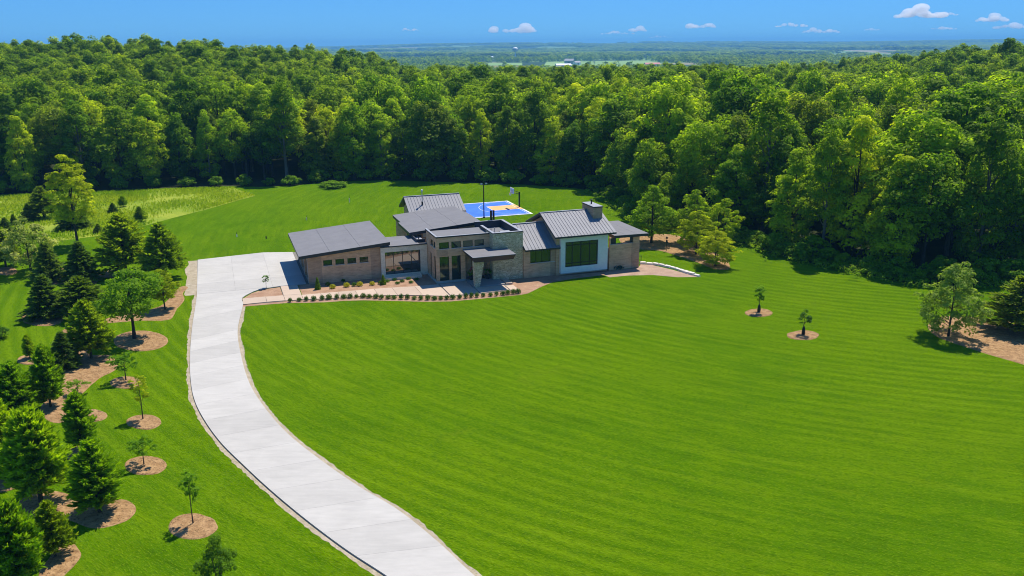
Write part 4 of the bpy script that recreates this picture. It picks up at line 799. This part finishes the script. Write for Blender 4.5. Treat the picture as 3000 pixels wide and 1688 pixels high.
ring(84, 1055, 34, 14, 'small mulch ring around the tiny conifer sapling at the left edge'); ring(370, 1122, 47, 18, 'round mulch ring under the wide low sapling'); ring(422, 1237, 52, 22, 'round mulch ring under the thin tall sapling')
ring(427, 1364, 62, 28, 'round mulch ring under the short dark sapling'); ring(565, 1543, 72, 38, 'nearest round mulch ring, beside the driveway, with a slender sapling'); ring(259, 1218, 56, 19, 'mulch ring half hidden behind the narrow upright conifer'); ring(233, 1334, 38, 28, 'shaded mulch ring at the foot of the narrow upright conifer')
ring(205, 792, 30, 9, 'small mulch patch behind the dark spruce with bare stem'); ring(165, 824, 34, 10, 'mulch patch under the spruce in front of the cream tree'); ring(235, 826, 50, 11, 'mulch patch under the spruce with the bare short stem'); ring(340, 804, 60, 12, 'mulch patch under the large dark green pine'); ring(20, 795, 32, 12, 'shaded mulch patch at the left edge under the dense conifer')
bed_poly('mulch_bed', [G(*q) for q in ((176, 979), (205, 960), (240, 962), (262, 1035), (325, 1041), (344, 1077), (290, 1110), (248, 1147), (222, 1178), (200, 1200), (197, 1232), (166, 1239), (132, 1226), (120, 1195), (150, 1150), (180, 1110), (190, 1050))], M['mulch'], 'long winding mulch bed among the conifers')
bed_poly('mulch_bed', [G(*z4_(*q)) for q in ((150, 725), (300, 610), (560, 565), (720, 600), (900, 690), (1150, 665), (1320, 655), (1415, 745), (1360, 850), (1150, 930), (950, 950), (800, 900), (600, 840), (300, 840), (170, 780))], M['mulch'], 'shared mulch bed under two conifers near the bottom left')
bed_poly('mulch_bed', [G(*z4_(*q)) for q in ((380, 1500), (450, 1330), (640, 1135), (760, 1120), (845, 1210), (790, 1320), (650, 1460), (500, 1560), (300, 1600))], M['mulch'], 'mulch bed at the bottom edge beside the corner conifer')
bed_poly('mulch_bed', [G(*z4_(*q)) for q in ((-160, 560), (0, 440), (180, 470), (195, 525), (0, 585), (-140, 620))], M['mulch'], 'mulch bed running out at the left edge under the wide conifer')
bed_poly('mulch_bed', [G(*z2_(*q)) for q in ((2270, 345), (2370, 350), (2300, 430), (2320, 510), (2230, 620), (2190, 700), (2100, 765), (1700, 775), (1380, 800), (1300, 760), (1650, 690), (2000, 600), (2180, 450))], M['mulch'], 'curved mulch bed by the driveway under the yellow-green tree')

# ------------------------------------------------------------------ trees on the right
YLW = [broadleaf_proto('airy_tree%d' % i, 8.0, 2.7, 0.9, 150, 0.52, 60, 0.25, 'leaf_lime' if i == 0 else 'leaf_fresh', 'egg', 0.12, 'bark', 2, 0.45, 0.6, 14) for i in range(3)]
GRY = broadleaf_proto('grey_tree', 8.0, 2.9, 0.5, 160, 0.52, 60, 0.23, 'leaf_grey', 'egg', 0.10, 'bark', 1, 0.45, 0.7, 12)
BLS = conifer_proto('grey_conifer', 5.5, 2.0, 0.5, 170, 'leaf_olive', 0.12, 0.40, 0.14, 6, 0.75, 0.12, 0.08, 1.0, 0.35, 0.2)
for nm, pr, b, ty, w, lab in (
 ('airy_tree', YLW[2], (1908, 712), 537, 120, 'bright green tree right behind the covered porch roof'),
 ('airy_tree', YLW[1], (2030, 712), 551, 105, 'tallest of the trees in the bed right of the house'),
 ('airy_tree', YLW[1], (2112, 722), 578, 92, 'green tree at the forest side of the bed right of the house'),
 ('airy_tree', YLW[0], (2039, 746), 616, 98, 'yellow-green tree with several thin trunks in the middle of the bed'),
 ('airy_tree', YLW[0], (2096, 781), 674, 100, 'small round tree at the near tip of the bed right of the house'),
 ('grey_tree', GRY, (2778, 986), 758, 158, 'grey-green tree with a thin trunk at the tip of the right mulch bed'),
 ('grey_conifer', BLS, (2976, 974), 812, 160, 'grey-green conifer cut by the right picture edge')):
    g, h, wm = by_px(*b, ty, w); plant(nm, pr, g, h, wm * 1.08, None, lab, 'tree', 'trees on the right side of the lawn')
z6_ = lambda x, y: (1800 + x / 3.68, 520 + y / 3.68); z7_ = lambda x, y: (2400 + x / 2.498, 520 + y / 2.498)
bed_poly('mulch_bed', [G(*z6_(*q)) for q in ((60, 650), (300, 615), (560, 612), (760, 650), (1000, 780), (1180, 860), (1245, 980), (1090, 990), (900, 920), (700, 852), (480, 790), (280, 775), (120, 740))], M['mulch'], 'mulch bed with five trees right of the covered porch')
bed_poly('mulch_bed', [G(*z7_(*q)) for q in ((795, 1090), (850, 1030), (1000, 1015), (1300, 1040), (1500, 1090), (1750, 1180), (1800, 1480), (1500, 1372), (1250, 1300), (1050, 1235), (860, 1165))], M['mulch'], 'large mulch bed at the right picture edge')
for b, ty, rw, rh, lab, lab2, pr in (((2223, 915), 835, 40, 12, 'sapling with a dark watering bag nearer to the house', 'mulch ring of the right lawn sapling nearer to the house', SAP[0]), ((2353, 981), 908, 48, 14, 'sapling with a dark watering bag farther from the house', 'mulch ring of the right lawn sapling farther from the house', SAP[2])):
    g, h, wm = by_px(*b, ty, 36); o = plant('sapling', pr, g, h, wm, None, lab, 'sapling', 'saplings and shrubs')
    s_ = o.scale; MB().lathe([(0.24, 0.02), (0.26, 0.3), (0.19, 0.72), (0.08, 0.9)], 10).build('watering_bag', M['black'], o).scale = (0.7 / s_[0], 0.7 / s_[1], 1.0 / s_[2])
    ring(b[0], b[1] + 2, rw, rh, lab2)

# ------------------------------------------------------------------ planting in front of the house
def ball_proto(key, R, H, per, leaf, mat, cone=False):
    n = per; d = unit(n); d[:, 2] = np.abs(d[:, 2]) * 1.0; u = rng.random((n, 1)) ** 0.3
    if cone: tt = rng.random(n) ** 1.3; a = rng.random(n) * 6.28; rr = R * (1 - tt) ** 0.75 * (0.7 + 0.3 * rng.random(n)); C = np.stack([rr * np.cos(a), rr * np.sin(a), tt * H], 1); d = np.stack([np.cos(a), np.sin(a), 0.4 + 0 * a], 1)
    else: C = d * u * np.array([R, R, 1]) ; C[:, 2] = 0.05 + (0.5 + 0.5 * (rng.random(n) * 2 - 1)) * 0 + (d[:, 2] * u[:, 0]) * 0.62 * H + H * 0.35 * rng.random(n); 
    Nn = d + 0.6 * unit(n); Nn /= np.linalg.norm(Nn, axis=1, keepdims=True); L = leaf * (0.6 + 0.8 * rng.random(n)); V, F = quads(C, Nn, L, L * 0.6)
    t = np.clip(0.5 + 0.25 * rng.normal(size=n), 0, 1); mb = MB()
    for k in range(4): a = k * 1.6; mb.tube((0.02 * math.cos(a), 0.02 * math.sin(a), -0.03), (0.4 * R * math.cos(a), 0.4 * R * math.sin(a), 0.55 * H), 0.02, 0.008, 5, False)
    return dict(crown=np_mesh(key + '_foliage', V, F, M[mat], np.repeat(t, 4)), trunk=mb.mesh(key + '_stem', M['bark']), H=H, R=R)
BOX = [ball_proto('boxwood%d' % i, 0.34, 0.62, 520, 0.085, 'leaf_box') for i in range(3)]
YEL = ball_proto('yellow_shrub', 0.40, 0.5, 480, 0.10, 'leaf_yellow'); LOW = ball_proto('low_shrub', 0.42, 0.42, 480, 0.09, 'leaf_box'); CON = ball_proto('dwarf_conifer', 0.42, 1.5, 1100, 0.14, 'leaf_pine', True); JUN = ball_proto('juniper', 0.8, 0.5, 700, 0.16, 'leaf_blue')
zE = lambda x, y: (660 + x / 5.152, 760 + y / 5.152); zF = lambda x, y: (1100 + x / 4.770, 780 + y / 4.770); zC = lambda x, y: (1320 + x / 7.2458, 680 + y / 7.2458)
bxp = [zE(x, y) for x, y in zip((970, 1108, 1215, 1328, 1455, 1558, 1677, 1785, 1880, 1975, 2077, 2167, 2270), (657, 645, 640, 635, 625, 615, 610, 602, 597, 592, 590, 594, 600))] + \
      [zF(x, y) for x, y in zip((80, 175, 255, 357, 443, 540, 630, 730, 820, 912, 995, 1078, 1175, 1262, 1340, 1418, 1505, 1607, 1690, 1780, 1850, 1930, 1995), (468, 465, 468, 472, 472, 477, 480, 481, 481, 479, 476, 472, 466, 458, 450, 446, 438, 431, 425, 418, 408, 399, 393))]
tens = ['', 'first', 'second', 'third', 'fourth', 'fifth', 'sixth', 'seventh', 'eighth', 'ninth', 'tenth', 'eleventh', 'twelfth', 'thirteenth', 'fourteenth', 'fifteenth', 'sixteenth', 'seventeenth', 'eighteenth', 'nineteenth']
def ordinal(n):
    if n < 20: return tens[n]
    t, u = divmod(n, 10); w = ['', '', 'twent', 'thirt', 'fort', 'fift', 'sixt', 'sevent'][t]
    return w + 'ieth' if u == 0 else w + 'y-' + tens[u]
for i, q in enumerate(bxp):
    g = G(*q); plant('boxwood_shrub', BOX[i % 3], (g[0], g[1] + 0.28), 0.5 + 0.24 * rng.random(), 0.54 + 0.26 * rng.random(), None, 'clipped boxwood, %s from the driveway end of the walkway row' % ordinal(i + 1), 'shrub', 'boxwoods along the walkway', None, 0.0, 'foliage', 'stem')
for i, (x, y, pr, s, lab) in enumerate(((1615, 448, YEL, 1.0, 'yellow shrub nearest the parking pad along the garage wall'), (1825, 425, YEL, 1.05, 'second yellow shrub along the garage wall'), (2025, 410, YEL, 1.05, 'third yellow shrub along the garage wall'), (2215, 398, YEL, 0.9, 'fourth and last yellow shrub along the garage wall'), (1940, 412, LOW, 0.9, 'dark green shrub between the second and third yellow shrubs'), (1545, 405, LOW, 0.9, 'dark low shrub against the garage wall before the yellow shrubs'), (1775, 345, LOW, 0.7, 'tiny dark shrub right under the garage windows'), (2335, 385, LOW, 0.8, 'pale low shrub at the far corner of the garage wall'))):
    g = G(*zE(x, y)); plant('garden_shrub', pr, (g[0], g[1] + 0.2), 0.55 * s, 0.82 * s, None, lab, 'shrub', 'shrubs along the garage', None, 0, 'foliage', 'stem')
for x, y, h, lab in ((1390, 462, 1.5, 'small pointed conifer at the garage corner by the walkway'), (2382, 388, 1.25, 'small pointed conifer between garage and glazed link')):
    g = G(*zE(x, y)); plant('dwarf_conifer', CON, (g[0], g[1] + 0.25), h, 0.8, None, lab, 'conifer', 'shrubs along the garage', None, 0, 'foliage', 'stem')
for i, (x, y) in enumerate(((165, 228), (265, 205), (305, 255), (372, 228), (460, 192), (495, 242), (575, 202))):
    g = G(*zF(x, y)); plant('low_shrub', LOW, (g[0], g[1] + 0.2), 0.32, 0.72, None, '%s low round shrub from the left below the big portal window' % ordinal(i + 1), 'shrub', 'low shrubs below the portal window', None, 0, 'foliage', 'stem')
g = G(*zD(690, 1205)); plant('juniper', JUN, (g[0], g[1] + 0.1), 0.75, 2.3, None, 'spreading blue-green juniper at the foot of the porch wall', 'shrub', None, None, 0, 'foliage', 'stem')
for u, v, lab, fl in ((18.95, -5.55, 'dark planter with red flowers beside the stone pillar', True), (21.0, -5.75, 'dark planter with a leafy plant beside the stone wall', False)):
    o = empty('planter', (*HW(u, v), 0.2), 0.3); tag(o, lab, 'planter'); MB().lathe([(0.22, 0), (0.30, 0.5), (0.33, 0.55), (0.29, 0.56)], 14).build('pot', M['terracotta'], o)
    V, F, t = crown_np(lumpy(16, 1.25, 0.42, 0.55, 'round'), np.full(16, 0.16), 26, 0.13, 0.5); link('foliage', np_mesh('planter_foliage', V, F, M['leaf_mid'], t), o)
    if fl: V, F, t = crown_np(lumpy(7, 1.65, 0.3, 1.1, 'round'), np.full(7, 0.10), 20, 0.10, 0.5); link('flowers', np_mesh('planter_flowers', V, F, M['red_flower'], t), o)

# ------------------------------------------------------------------ the forest
FP = []
for i in range(12):
    low = i < 6; kind = i % 6
    FP.append(broadleaf_proto('forest%d' % i, 17, (3.6, 4.2, 3.2, 4.6, 3.8, 2.9)[kind], 0.8 if low else 4.5, 150 if low else 120, (1.0, 1.15, 0.85, 1.3, 1.05, 0.8)[kind], 84, (0.42, 0.46, 0.36, 0.50, 0.40, 0.34)[kind], 'leaf_forest', ('broad', 'round', 'broad', 'broad', 'round', 'oval')[kind] if not low else ('egg', 'broad', 'egg', 'broad', 'oval', 'oval')[kind], 0.24, 'bark_pale' if kind in (2, 5) else 'bark', 1, 0.45, 0.8, 12, 0.30))
TINTS = [('deep green', (0.60, 0.74, 0.9)), ('mid green', (1.0, 1.05, 1.0)), ('bright green', (1.42, 1.36, 0.9)), ('yellow-green', (1.95, 1.58, 0.8)), ('grey-green', (1.15, 0.98, 2.8))]
TW = np.array([0.20, 0.30, 0.27, 0.14, 0.09])
lawn_poly = [tuple(p) for p in lawn_pts]; EP = np.array([tuple(p) for p in smooth_open(EDGE, 8)])
cand = []
sp = 5.9
for j, yy in enumerate(np.arange(86, 478, sp)):
    for xx in np.arange(-0.66 * yy - 40, 0.66 * yy + 40, sp):
        x = xx + (j % 2) * sp / 2 + (rng.random() - 0.5) * 3.4; y = yy + (rng.random() - 0.5) * 3.4
        if x < -60 and y < 165: continue
        if inside((x, y), lawn_poly): continue
        d = float(np.min(np.hypot(EP[:, 0] - x, EP[:, 1] - y)))
        if d < 2.6: continue
        cand.append((x, y, d))
cand = np.array(cand); zc_ = terrain(cand[:, 0], cand[:, 1])
hgt = 16.6 + 3.0 * rng.normal(size=len(cand)); hgt = np.clip(hgt, 11, 22)
hgt = np.where(cand[:, 2] < 6, hgt * (0.72 + 0.3 * rng.random(len(cand))), hgt)
hgt = hgt * (1 - 0.17 * sstep(240, 400, cand[:, 1]) * (cand[:, 0] > -60) * (cand[:, 0] < 170))
rightside = (cand[:, 0] > 18) & (cand[:, 1] < 190); hgt = np.where(rightside, hgt * 1.04, hgt)
ti = rng.choice(5, len(cand), p=TW)
q = np.stack([cand[:, 0], cand[:, 1], zc_ + hgt * 0.6 - CAMH], 1); depth = q @ _f; sx = CXP + FPX * (q @ RV) / depth; sy = CYP - FPX * (q @ UV_) / depth
inview = (sx > -60) & (sx < 3060)
score = np.where(inview, (1.0 / np.hypot(cand[:, 0], cand[:, 1]) ** 2) * np.where(cand[:, 2] < 9, 1.0, np.where(cand[:, 2] < 16, 0.5, 0.24)), 0)
order = np.argsort(-score); pick = set(order[:292].tolist())
REG = [(520, 'behind the meadow'), (1150, 'behind the back lawn'), (1750, 'behind the basketball court'), (2250, 'beyond the garden trees'), (9999, 'along the right lawn')]
def region(x): return next(n for lim, n in REG if x < lim)
rows = lambda d: 'at the forest edge' if d < 9 else ('in the second forest row' if d < 16 else 'deep in the forest')
buckets = {}
for i in sorted(pick, key=lambda k: sx[k]): buckets.setdefault((ti[i], region(sx[i]), rows(cand[i, 2])), []).append(i)
for (t, rg, rw), members in buckets.items():
    for n, i in enumerate(members):
        lab = '%s tree %s %s' % (TINTS[t][0], rw, rg) if len(members) == 1 else '%s %s tree from left %s %s' % (ordinal(n + 1), TINTS[t][0], rw, rg)
        pr = FP[(i * 7) % 6] if cand[i, 2] < 9 and (i * 13) % 10 < 9 else FP[6 + (i * 7) % 6]
        plant('forest_tree', pr, cand[i, :2], hgt[i], 2 * pr['R'] * hgt[i] / 17 * (0.82 + 0.36 * rng.random()), None, lab, 'tree', 'forest trees ' + rg, TINTS[t][1], float(zc_[i]))
def scatter(name, P_, rot, scl, pid, protos, colname):
    col = bpy.data.collections.new(colname)
    for k, (me, c) in enumerate(protos):
        o = bpy.data.objects.new('%s_proto_%03d' % (colname, k), me); o.color = (*c, 1); col.objects.link(o)
    me = bpy.data.meshes.new(name); me.vertices.add(len(P_)); me.vertices.foreach_set('co', np.asarray(P_, np.float32).ravel())
    for nm, typ, dat in (('rot', 'FLOAT_VECTOR', rot), ('scl', 'FLOAT_VECTOR', scl), ('pid', 'INT', pid)):
        a = me.attributes.new(nm, typ, 'POINT'); a.data.foreach_set('vector' if typ == 'FLOAT_VECTOR' else 'value', np.asarray(dat, np.int32 if typ == 'INT' else np.float32).ravel())
    o = link(name, me); ng = bpy.data.node_groups.new(name + '_scatter', 'GeometryNodeTree')
    ng.interface.new_socket('Geometry', in_out='INPUT', socket_type='NodeSocketGeometry'); ng.interface.new_socket('Geometry', in_out='OUTPUT', socket_type='NodeSocketGeometry')
    gi = ng.nodes.new('NodeGroupInput'); go = ng.nodes.new('NodeGroupOutput'); ip = ng.nodes.new('GeometryNodeInstanceOnPoints'); ci = ng.nodes.new('GeometryNodeCollectionInfo')
    ci.inputs['Collection'].default_value = col; ci.inputs['Separate Children'].default_value = True; ci.inputs['Reset Children'].default_value = True; ip.inputs['Pick Instance'].default_value = True
    def attr(nm, typ):
        n = ng.nodes.new('GeometryNodeInputNamedAttribute'); n.data_type = typ; n.inputs[0].default_value = nm; return n.outputs[0]
    L = ng.links.new; L(gi.outputs[0], ip.inputs['Points']); L(ci.outputs[0], ip.inputs['Instance']); L(attr('pid', 'INT'), ip.inputs['Instance Index'])
    L(attr('rot', 'FLOAT_VECTOR'), ip.inputs['Rotation']); L(attr('scl', 'FLOAT_VECTOR'), ip.inputs['Scale']); L(ip.outputs[0], go.inputs[0])
    md = o.modifiers.new('scatter', 'NODES'); md.node_group = ng; return o
rest = np.array([i for i in range(len(cand)) if i not in pick and sx[i] > -260 and sx[i] < 3260])
n = len(rest); prot = [(FP[k]['crown'], TINTS[t][1]) for k in range(12) for t in range(5)]
pid = np.array([((6 + i % 6) if cand[i, 2] >= 9 else i % 6) * 5 + ti[i] for i in rest]); rz = np.stack([0 * rest, 0 * rest, rng.random(n) * 6.28], 1); s_ = hgt[rest] / 17; w_ = s_ * (0.85 + 0.35 * rng.random(n))
fo = scatter('forest', np.stack([cand[rest, 0], cand[rest, 1], zc_[rest]], 1), rz, np.stack([w_, w_, s_], 1), pid, prot, 'forest_parts')
tag(fo, 'dense mass of leafy trees filling the woods behind the front rows', 'forest', None, 'stuff')
# undergrowth: separate bushes at the edge, and one mass of weeds between them
UND = [broadleaf_proto('edge_bush%d' % i, 2.4, 1.5, 0.1, 42, 0.5, 54, 0.28, 'leaf_under', 'round', 0.05, 'bark', 3, 0.5, 0.8, 6) for i in range(3)]
k = 0
acc = 0.0
for a, b in zip(EP, EP[1:]):
    m = (a + b) / 2; pxs = m
    qx = CXP + FPX * float(np.dot(np.array([m[0], m[1], -CAMH]), RV)) / float(np.dot(np.array([m[0], m[1], -CAMH]), _f))
    acc += np.linalg.norm(b - a)
    if acc < (4.6 if qx < 1900 else 3.2) or qx < -20 or qx > 3020: continue
    acc = 0.0; nn = np.array([-(b - a)[1], (b - a)[0]]); nn = nn / np.linalg.norm(nn); k += 1
    h = 1.6 + 1.6 * rng.random(); c = m + nn * (0.6 + 1.4 * rng.random()); plant('edge_bush', UND[k % 3], c, h, h * (1.1 + 0.5 * rng.random()), None, '%s leafy bush from the left along the forest edge' % ordinal(k), 'bush', 'bushes along the forest edge')
g = G(975, 549); plant('edge_bush', UND[0], g, 1.3, 5.0, None, 'low dark bush standing out from the forest on the back lawn', 'bush')
wc = []
for a in EP:
    if a[0] > 16:
        for _ in range(26): wc.append((a[0] + rng.normal() * 1.6 + 0.9, a[1] + rng.normal() * 1.6 + 0.9, 0.15 + 0.5 * rng.random()))
wc = np.array(wc); V, F, t = crown_np(wc, np.full(len(wc), 0.38), 14, 0.26, 0.3, 0.8, 1.2)
tag(link('undergrowth', np_mesh('undergrowth', V, F, M['leaf_under'], t)), 'rough weeds and low growth along the right forest edge', 'undergrowth', None, 'stuff')
# tall grass of the meadow
mp = np.array(mead); lo, hi = mp.min(0), mp.max(0); pts = []
while len(pts) < 38000:
    p = lo + rng.random(2) * (hi - lo)
    if p[0] > -108 and inside(p, mead) and mnoise.noise(Vector((p[0] * 0.11, p[1] * 0.11, 2))) + 0.5 > rng.random() * 0.9: pts.append(p)
pts = np.array(pts); n = len(pts); L = 0.22 + 0.30 * rng.random(n); C = np.stack([pts[:, 0], pts[:, 1], L * 0.42], 1); Dv = np.stack([0.35 * rng.normal(size=n), 0.35 * rng.normal(size=n), np.ones(n)], 1); Dv /= np.linalg.norm(Dv, axis=1, keepdims=True); a = rng.random(n) * 6.28
V, F = quads(C, np.stack([np.cos(a), np.sin(a), 0 * a], 1), L, 0.12 + 0.08 * rng.random(n), Dv)
tint = np.array([0.5 + 0.9 * mnoise.noise(Vector((p[0] * 0.09, p[1] * 0.13, 7))) for p in pts]) + 0.2 * rng.normal(size=n)
tag(link('meadow_grass', np_mesh('meadow_grass', V, F, M['grass_tall'], np.repeat(np.clip(tint, 0, 1), 4))), 'tall yellowing grass of the uncut meadow', 'grass', None, 'stuff')

# ------------------------------------------------------------------ the far country
def fsheet(px, mat, name='crop_field', z=-23.95):
    o = sheet(name, [G(*q, z) for q in px], z + 0.25, M[mat]); tag(o, kind='structure'); return o
fields = [[(1395, 186), (1530, 184), (1530, 192), (1395, 192)], [(1395, 194), (1540, 193), (1550, 200), (1395, 201)], [(1600, 182), (1742, 180), (1742, 200), (1590, 199)], [(1738, 179), (1900, 178), (1960, 192), (1745, 198)], [(1960, 160), (2090, 156), (2100, 160), (1965, 164)], [(2430, 160), (2560, 158), (2570, 164), (2430, 166)]]
for i, f in enumerate(fields): fsheet(f, 'stubble' if i == 1 else 'crop', 'stubble_field' if i == 1 else 'crop_field')
fpolys = [[G(*q, -23.95) for q in f] for f in fields]
FAR = []
for i in range(4):
    V, F, t = crown_np(lumpy(22, 14, 5.5, 1, 'round'), np.full(22, 2.4), 12, 2.4, 0.5); FAR.append(np_mesh('far_tree%d' % i, V, F, M['leaf_forest'], t))
fp = []; fs = []
while len(fp) < 24000:
    y = 720 + 8800 * rng.random() ** 1.7; x = (rng.random() * 2 - 1) * (0.66 * y + 60)
    if x < -0.42 * y and y < 3000: continue
    m = mnoise.noise(Vector((x / 420, y / 700, 0.3))) + 0.5 * mnoise.noise(Vector((x / 140, y / 200, 4.0)))
    if m < (0.0 if y > 1500 else -0.6) and not 2480 < y < 2900: continue
    if any(inside((x, y), q) for q in fpolys): continue
    if 1500 < y < 2350 and -60 < x < 480 and rng.random() < 0.97: continue
    fp.append((x, y)); fs.append((0.85 + 0.5 * rng.random()) * (1 + 1.2 * (y > 3200)))
fp = np.array(fp); fs = np.array(fs); n = len(fp)
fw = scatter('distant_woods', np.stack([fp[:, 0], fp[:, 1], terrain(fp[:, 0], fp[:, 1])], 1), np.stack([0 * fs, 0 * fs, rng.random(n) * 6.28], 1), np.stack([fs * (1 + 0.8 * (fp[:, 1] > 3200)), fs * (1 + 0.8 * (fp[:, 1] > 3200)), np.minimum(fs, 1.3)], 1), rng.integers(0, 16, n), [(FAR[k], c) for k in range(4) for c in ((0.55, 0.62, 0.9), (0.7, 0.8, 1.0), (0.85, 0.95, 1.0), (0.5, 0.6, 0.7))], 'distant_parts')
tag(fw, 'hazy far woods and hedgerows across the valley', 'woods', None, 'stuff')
def barn(px, py, w, d, h, rz, wallm, roofm, label, z=-23.9):
    g = G(px, py, z); o = empty('farm_building', (*g, z), rz); tag(o, label, 'farm building', 'farm buildings in the valley')
    mb = MB()
    for x in (-w / 2, w / 2): mb.poly([(x, -d / 2, 0), (x, d / 2, 0), (x, d / 2, h), (x, 0, h * 1.5), (x, -d / 2, h)])
    for y in (-d / 2, d / 2): mb.poly([(-w / 2, y, 0), (w / 2, y, 0), (w / 2, y, h), (-w / 2, y, h)])
    mb.build('wall', M[wallm], o); k = MB(); e = 0.8
    for s in (-1, 1): k.hexa([(-w / 2 - e, s * (d / 2 + e), h - 0.5), (w / 2 + e, s * (d / 2 + e), h - 0.5), (w / 2 + e, 0, h * 1.5), (-w / 2 - e, 0, h * 1.5)], [(-w / 2 - e, s * (d / 2 + e), h - 0.1), (w / 2 + e, s * (d / 2 + e), h - 0.1), (w / 2 + e, 0, h * 1.5 + 0.5), (-w / 2 - e, 0, h * 1.5 + 0.5)])
    k.build('roof', M[roofm], o); solid('barn_door', 'door', (-w * 0.12, w * 0.12, -d / 2 - 0.15, -d / 2 - 0.01, 0, h * 0.7), parent=o)
barn(1650, 199, 34, 18, 6, 0.15, 'barn_grey', 'white', 'long white roofed farm building in the valley field'); barn(1668, 188, 24, 16, 9, -0.3, 'barn_grey', 'barn_grey', 'tall grey barn behind the white roofed farm building'); barn(1690, 190, 16, 12, 6, 0.5, 'white', 'barn_grey', 'small pale farmhouse beside the grey barn'); barn(1625, 203, 26, 12, 4, 0.1, 'stone', 'barn_grey', 'low dark shed left of the white roofed farm building')
barn(1910, 196, 34, 18, 6, 0.1, 'white', 'barn_red', 'red roofed barn at the edge of the valley field'); barn(1437, 171, 26, 14, 5, 0.0, 'white', 'white', 'small white building among far trees left of the water tower'); barn(1679, 158, 30, 18, 7, 0.2, 'white', 'white', 'pale building far beyond the farm')
g = G(1509.5, 176, -24); wt = empty('water_tower', (*g, -24)); tag(wt, 'white ball shaped water tower above the far trees', 'water tower')
zc0 = CAMH + ray(1509.5, 145.4)[2] * g[1] / ray(1509.5, 145.4)[1] + 24; R0 = 7.6 * g[1] / FPX
MB().lathe([(R0 * 0.45, 0), (R0 * 0.22, R0 * 0.7), (R0 * 0.18, zc0 - R0 * 0.9)], 14).build('stem', M['white'], wt); MB().lathe([(R0 * math.sin(math.pi * k / 12) * 1.05 + 0.02, zc0 - R0 * 0.92 * math.cos(math.pi * k / 12)) for k in range(13)], 20).build('tank', M['white'], wt); MB().lathe([(R0 * 1.06, zc0 - R0 * 0.12), (R0 * 1.10, zc0 - R0 * 0.08), (R0 * 1.10, zc0 + R0 * 0.05), (R0 * 1.06, zc0 + R0 * 0.08)], 20).build('catwalk', M['barn_grey'], wt)

# ------------------------------------------------------------------ clouds and air
cm = bpy.data.materials.new('cloud_vapour'); cm.use_nodes = True; t = cm.node_tree; t.nodes.clear(); out = t.nodes.new('ShaderNodeOutputMaterial'); vsn = t.nodes.new('ShaderNodeVolumeScatter'); vsn.inputs['Density'].default_value = 0.0055; vsn.inputs['Color'].default_value = (1, 1, 1, 1); vsn.inputs['Anisotropy'].default_value = 0.2; t.links.new(vsn.outputs[0], out.inputs['Volume'])
CLOUDS = [(2320, 26, 122, 28, 'largest white cloud, high above the right forest'), (2500, 41, 76, 20, 'white cloud right of the largest cloud'), (1290, 68, 118, 22, 'long white cloud above the water tower'), (1605, 70, 44, 15, 'small puffy white cloud right of the water tower'), (1553, 80, 84, 10, 'thin flat cloud below the small puffy cloud'), (1760, 62, 80, 14, 'flat white cloud above the valley fields'), (1990, 60, 78, 12, 'flat cloud left of the largest cloud'), (2065, 74, 92, 14, 'pale low cloud strip left of the largest cloud'), (1030, 73, 42, 8, 'tiny cloud at the left above the far hills'), (2548, 60, 84, 18, 'pale cloud at the right picture edge'), (2395, 34, 34, 8, 'wisp touching the right end of the largest cloud'), (2375, 68, 64, 10, 'pale wisp below the largest cloud'), (1655, 91, 70, 7, 'faint low wisp near the horizon'), (2190, 72, 40, 8, 'faint wisp between two pale clouds')]
for cx, cyy, w, h, lab in CLOUDS:
    Dd = 26000.0; d = ray(cx * 1.165, cyy * 1.165); k = Dd / d[1]; c = np.array([0, 0, CAMH]) + d * k; mpp = 1.165 * Dd / FPX; Wm, Hm = w * mpp * 0.52, h * mpp * 1.2
    bm = bmesh.new(); nb = int(10 + w / 6)
    for b in range(nb):
        xx = (rng.random() * 2 - 1); env = (1 - xx * xx) ** 0.6 * (0.6 + 0.4 * math.sin(5 * xx + w)); r = Hm * (0.16 + 0.30 * env * rng.random())
        bmesh.ops.create_icosphere(bm, subdivisions=2, radius=r, matrix=Matrix.Translation((xx * Wm * 0.92, (rng.random() - 0.5) * Wm * 0.5, r * 0.55 + env * Hm * 0.45 * rng.random())) @ Matrix.Diagonal((1.6, 1.4, 0.85, 1)))
    me = bpy.data.meshes.new('cloud'); bm.to_mesh(me); bm.free(); me.materials.append(cm); o = link('cloud', me, None, (c[0], c[1], c[2] - Hm * 0.5)); tag(o, lab, 'cloud', 'clouds over the far hills')
    rmd = o.modifiers.new('merge', 'REMESH'); rmd.mode = 'VOXEL'; rmd.voxel_size = max(14, Hm / 14)
hm = bpy.data.materials.new('air_haze'); hm.use_nodes = True; t = hm.node_tree; t.nodes.clear(); out = t.nodes.new('ShaderNodeOutputMaterial'); pv = t.nodes.new('ShaderNodeVolumePrincipled'); pv.inputs['Color'].default_value = (0.20, 0.54, 1.0, 1); pv.inputs['Density'].default_value = 1.35e-4; pv.inputs['Anisotropy'].default_value = 0.0; t.links.new(pv.outputs[0], out.inputs['Volume'])
hz = MB().box(-13600, 13600, -1700, 15500, -140, 100).build('haze', hm); tag(hz, kind='stuff')
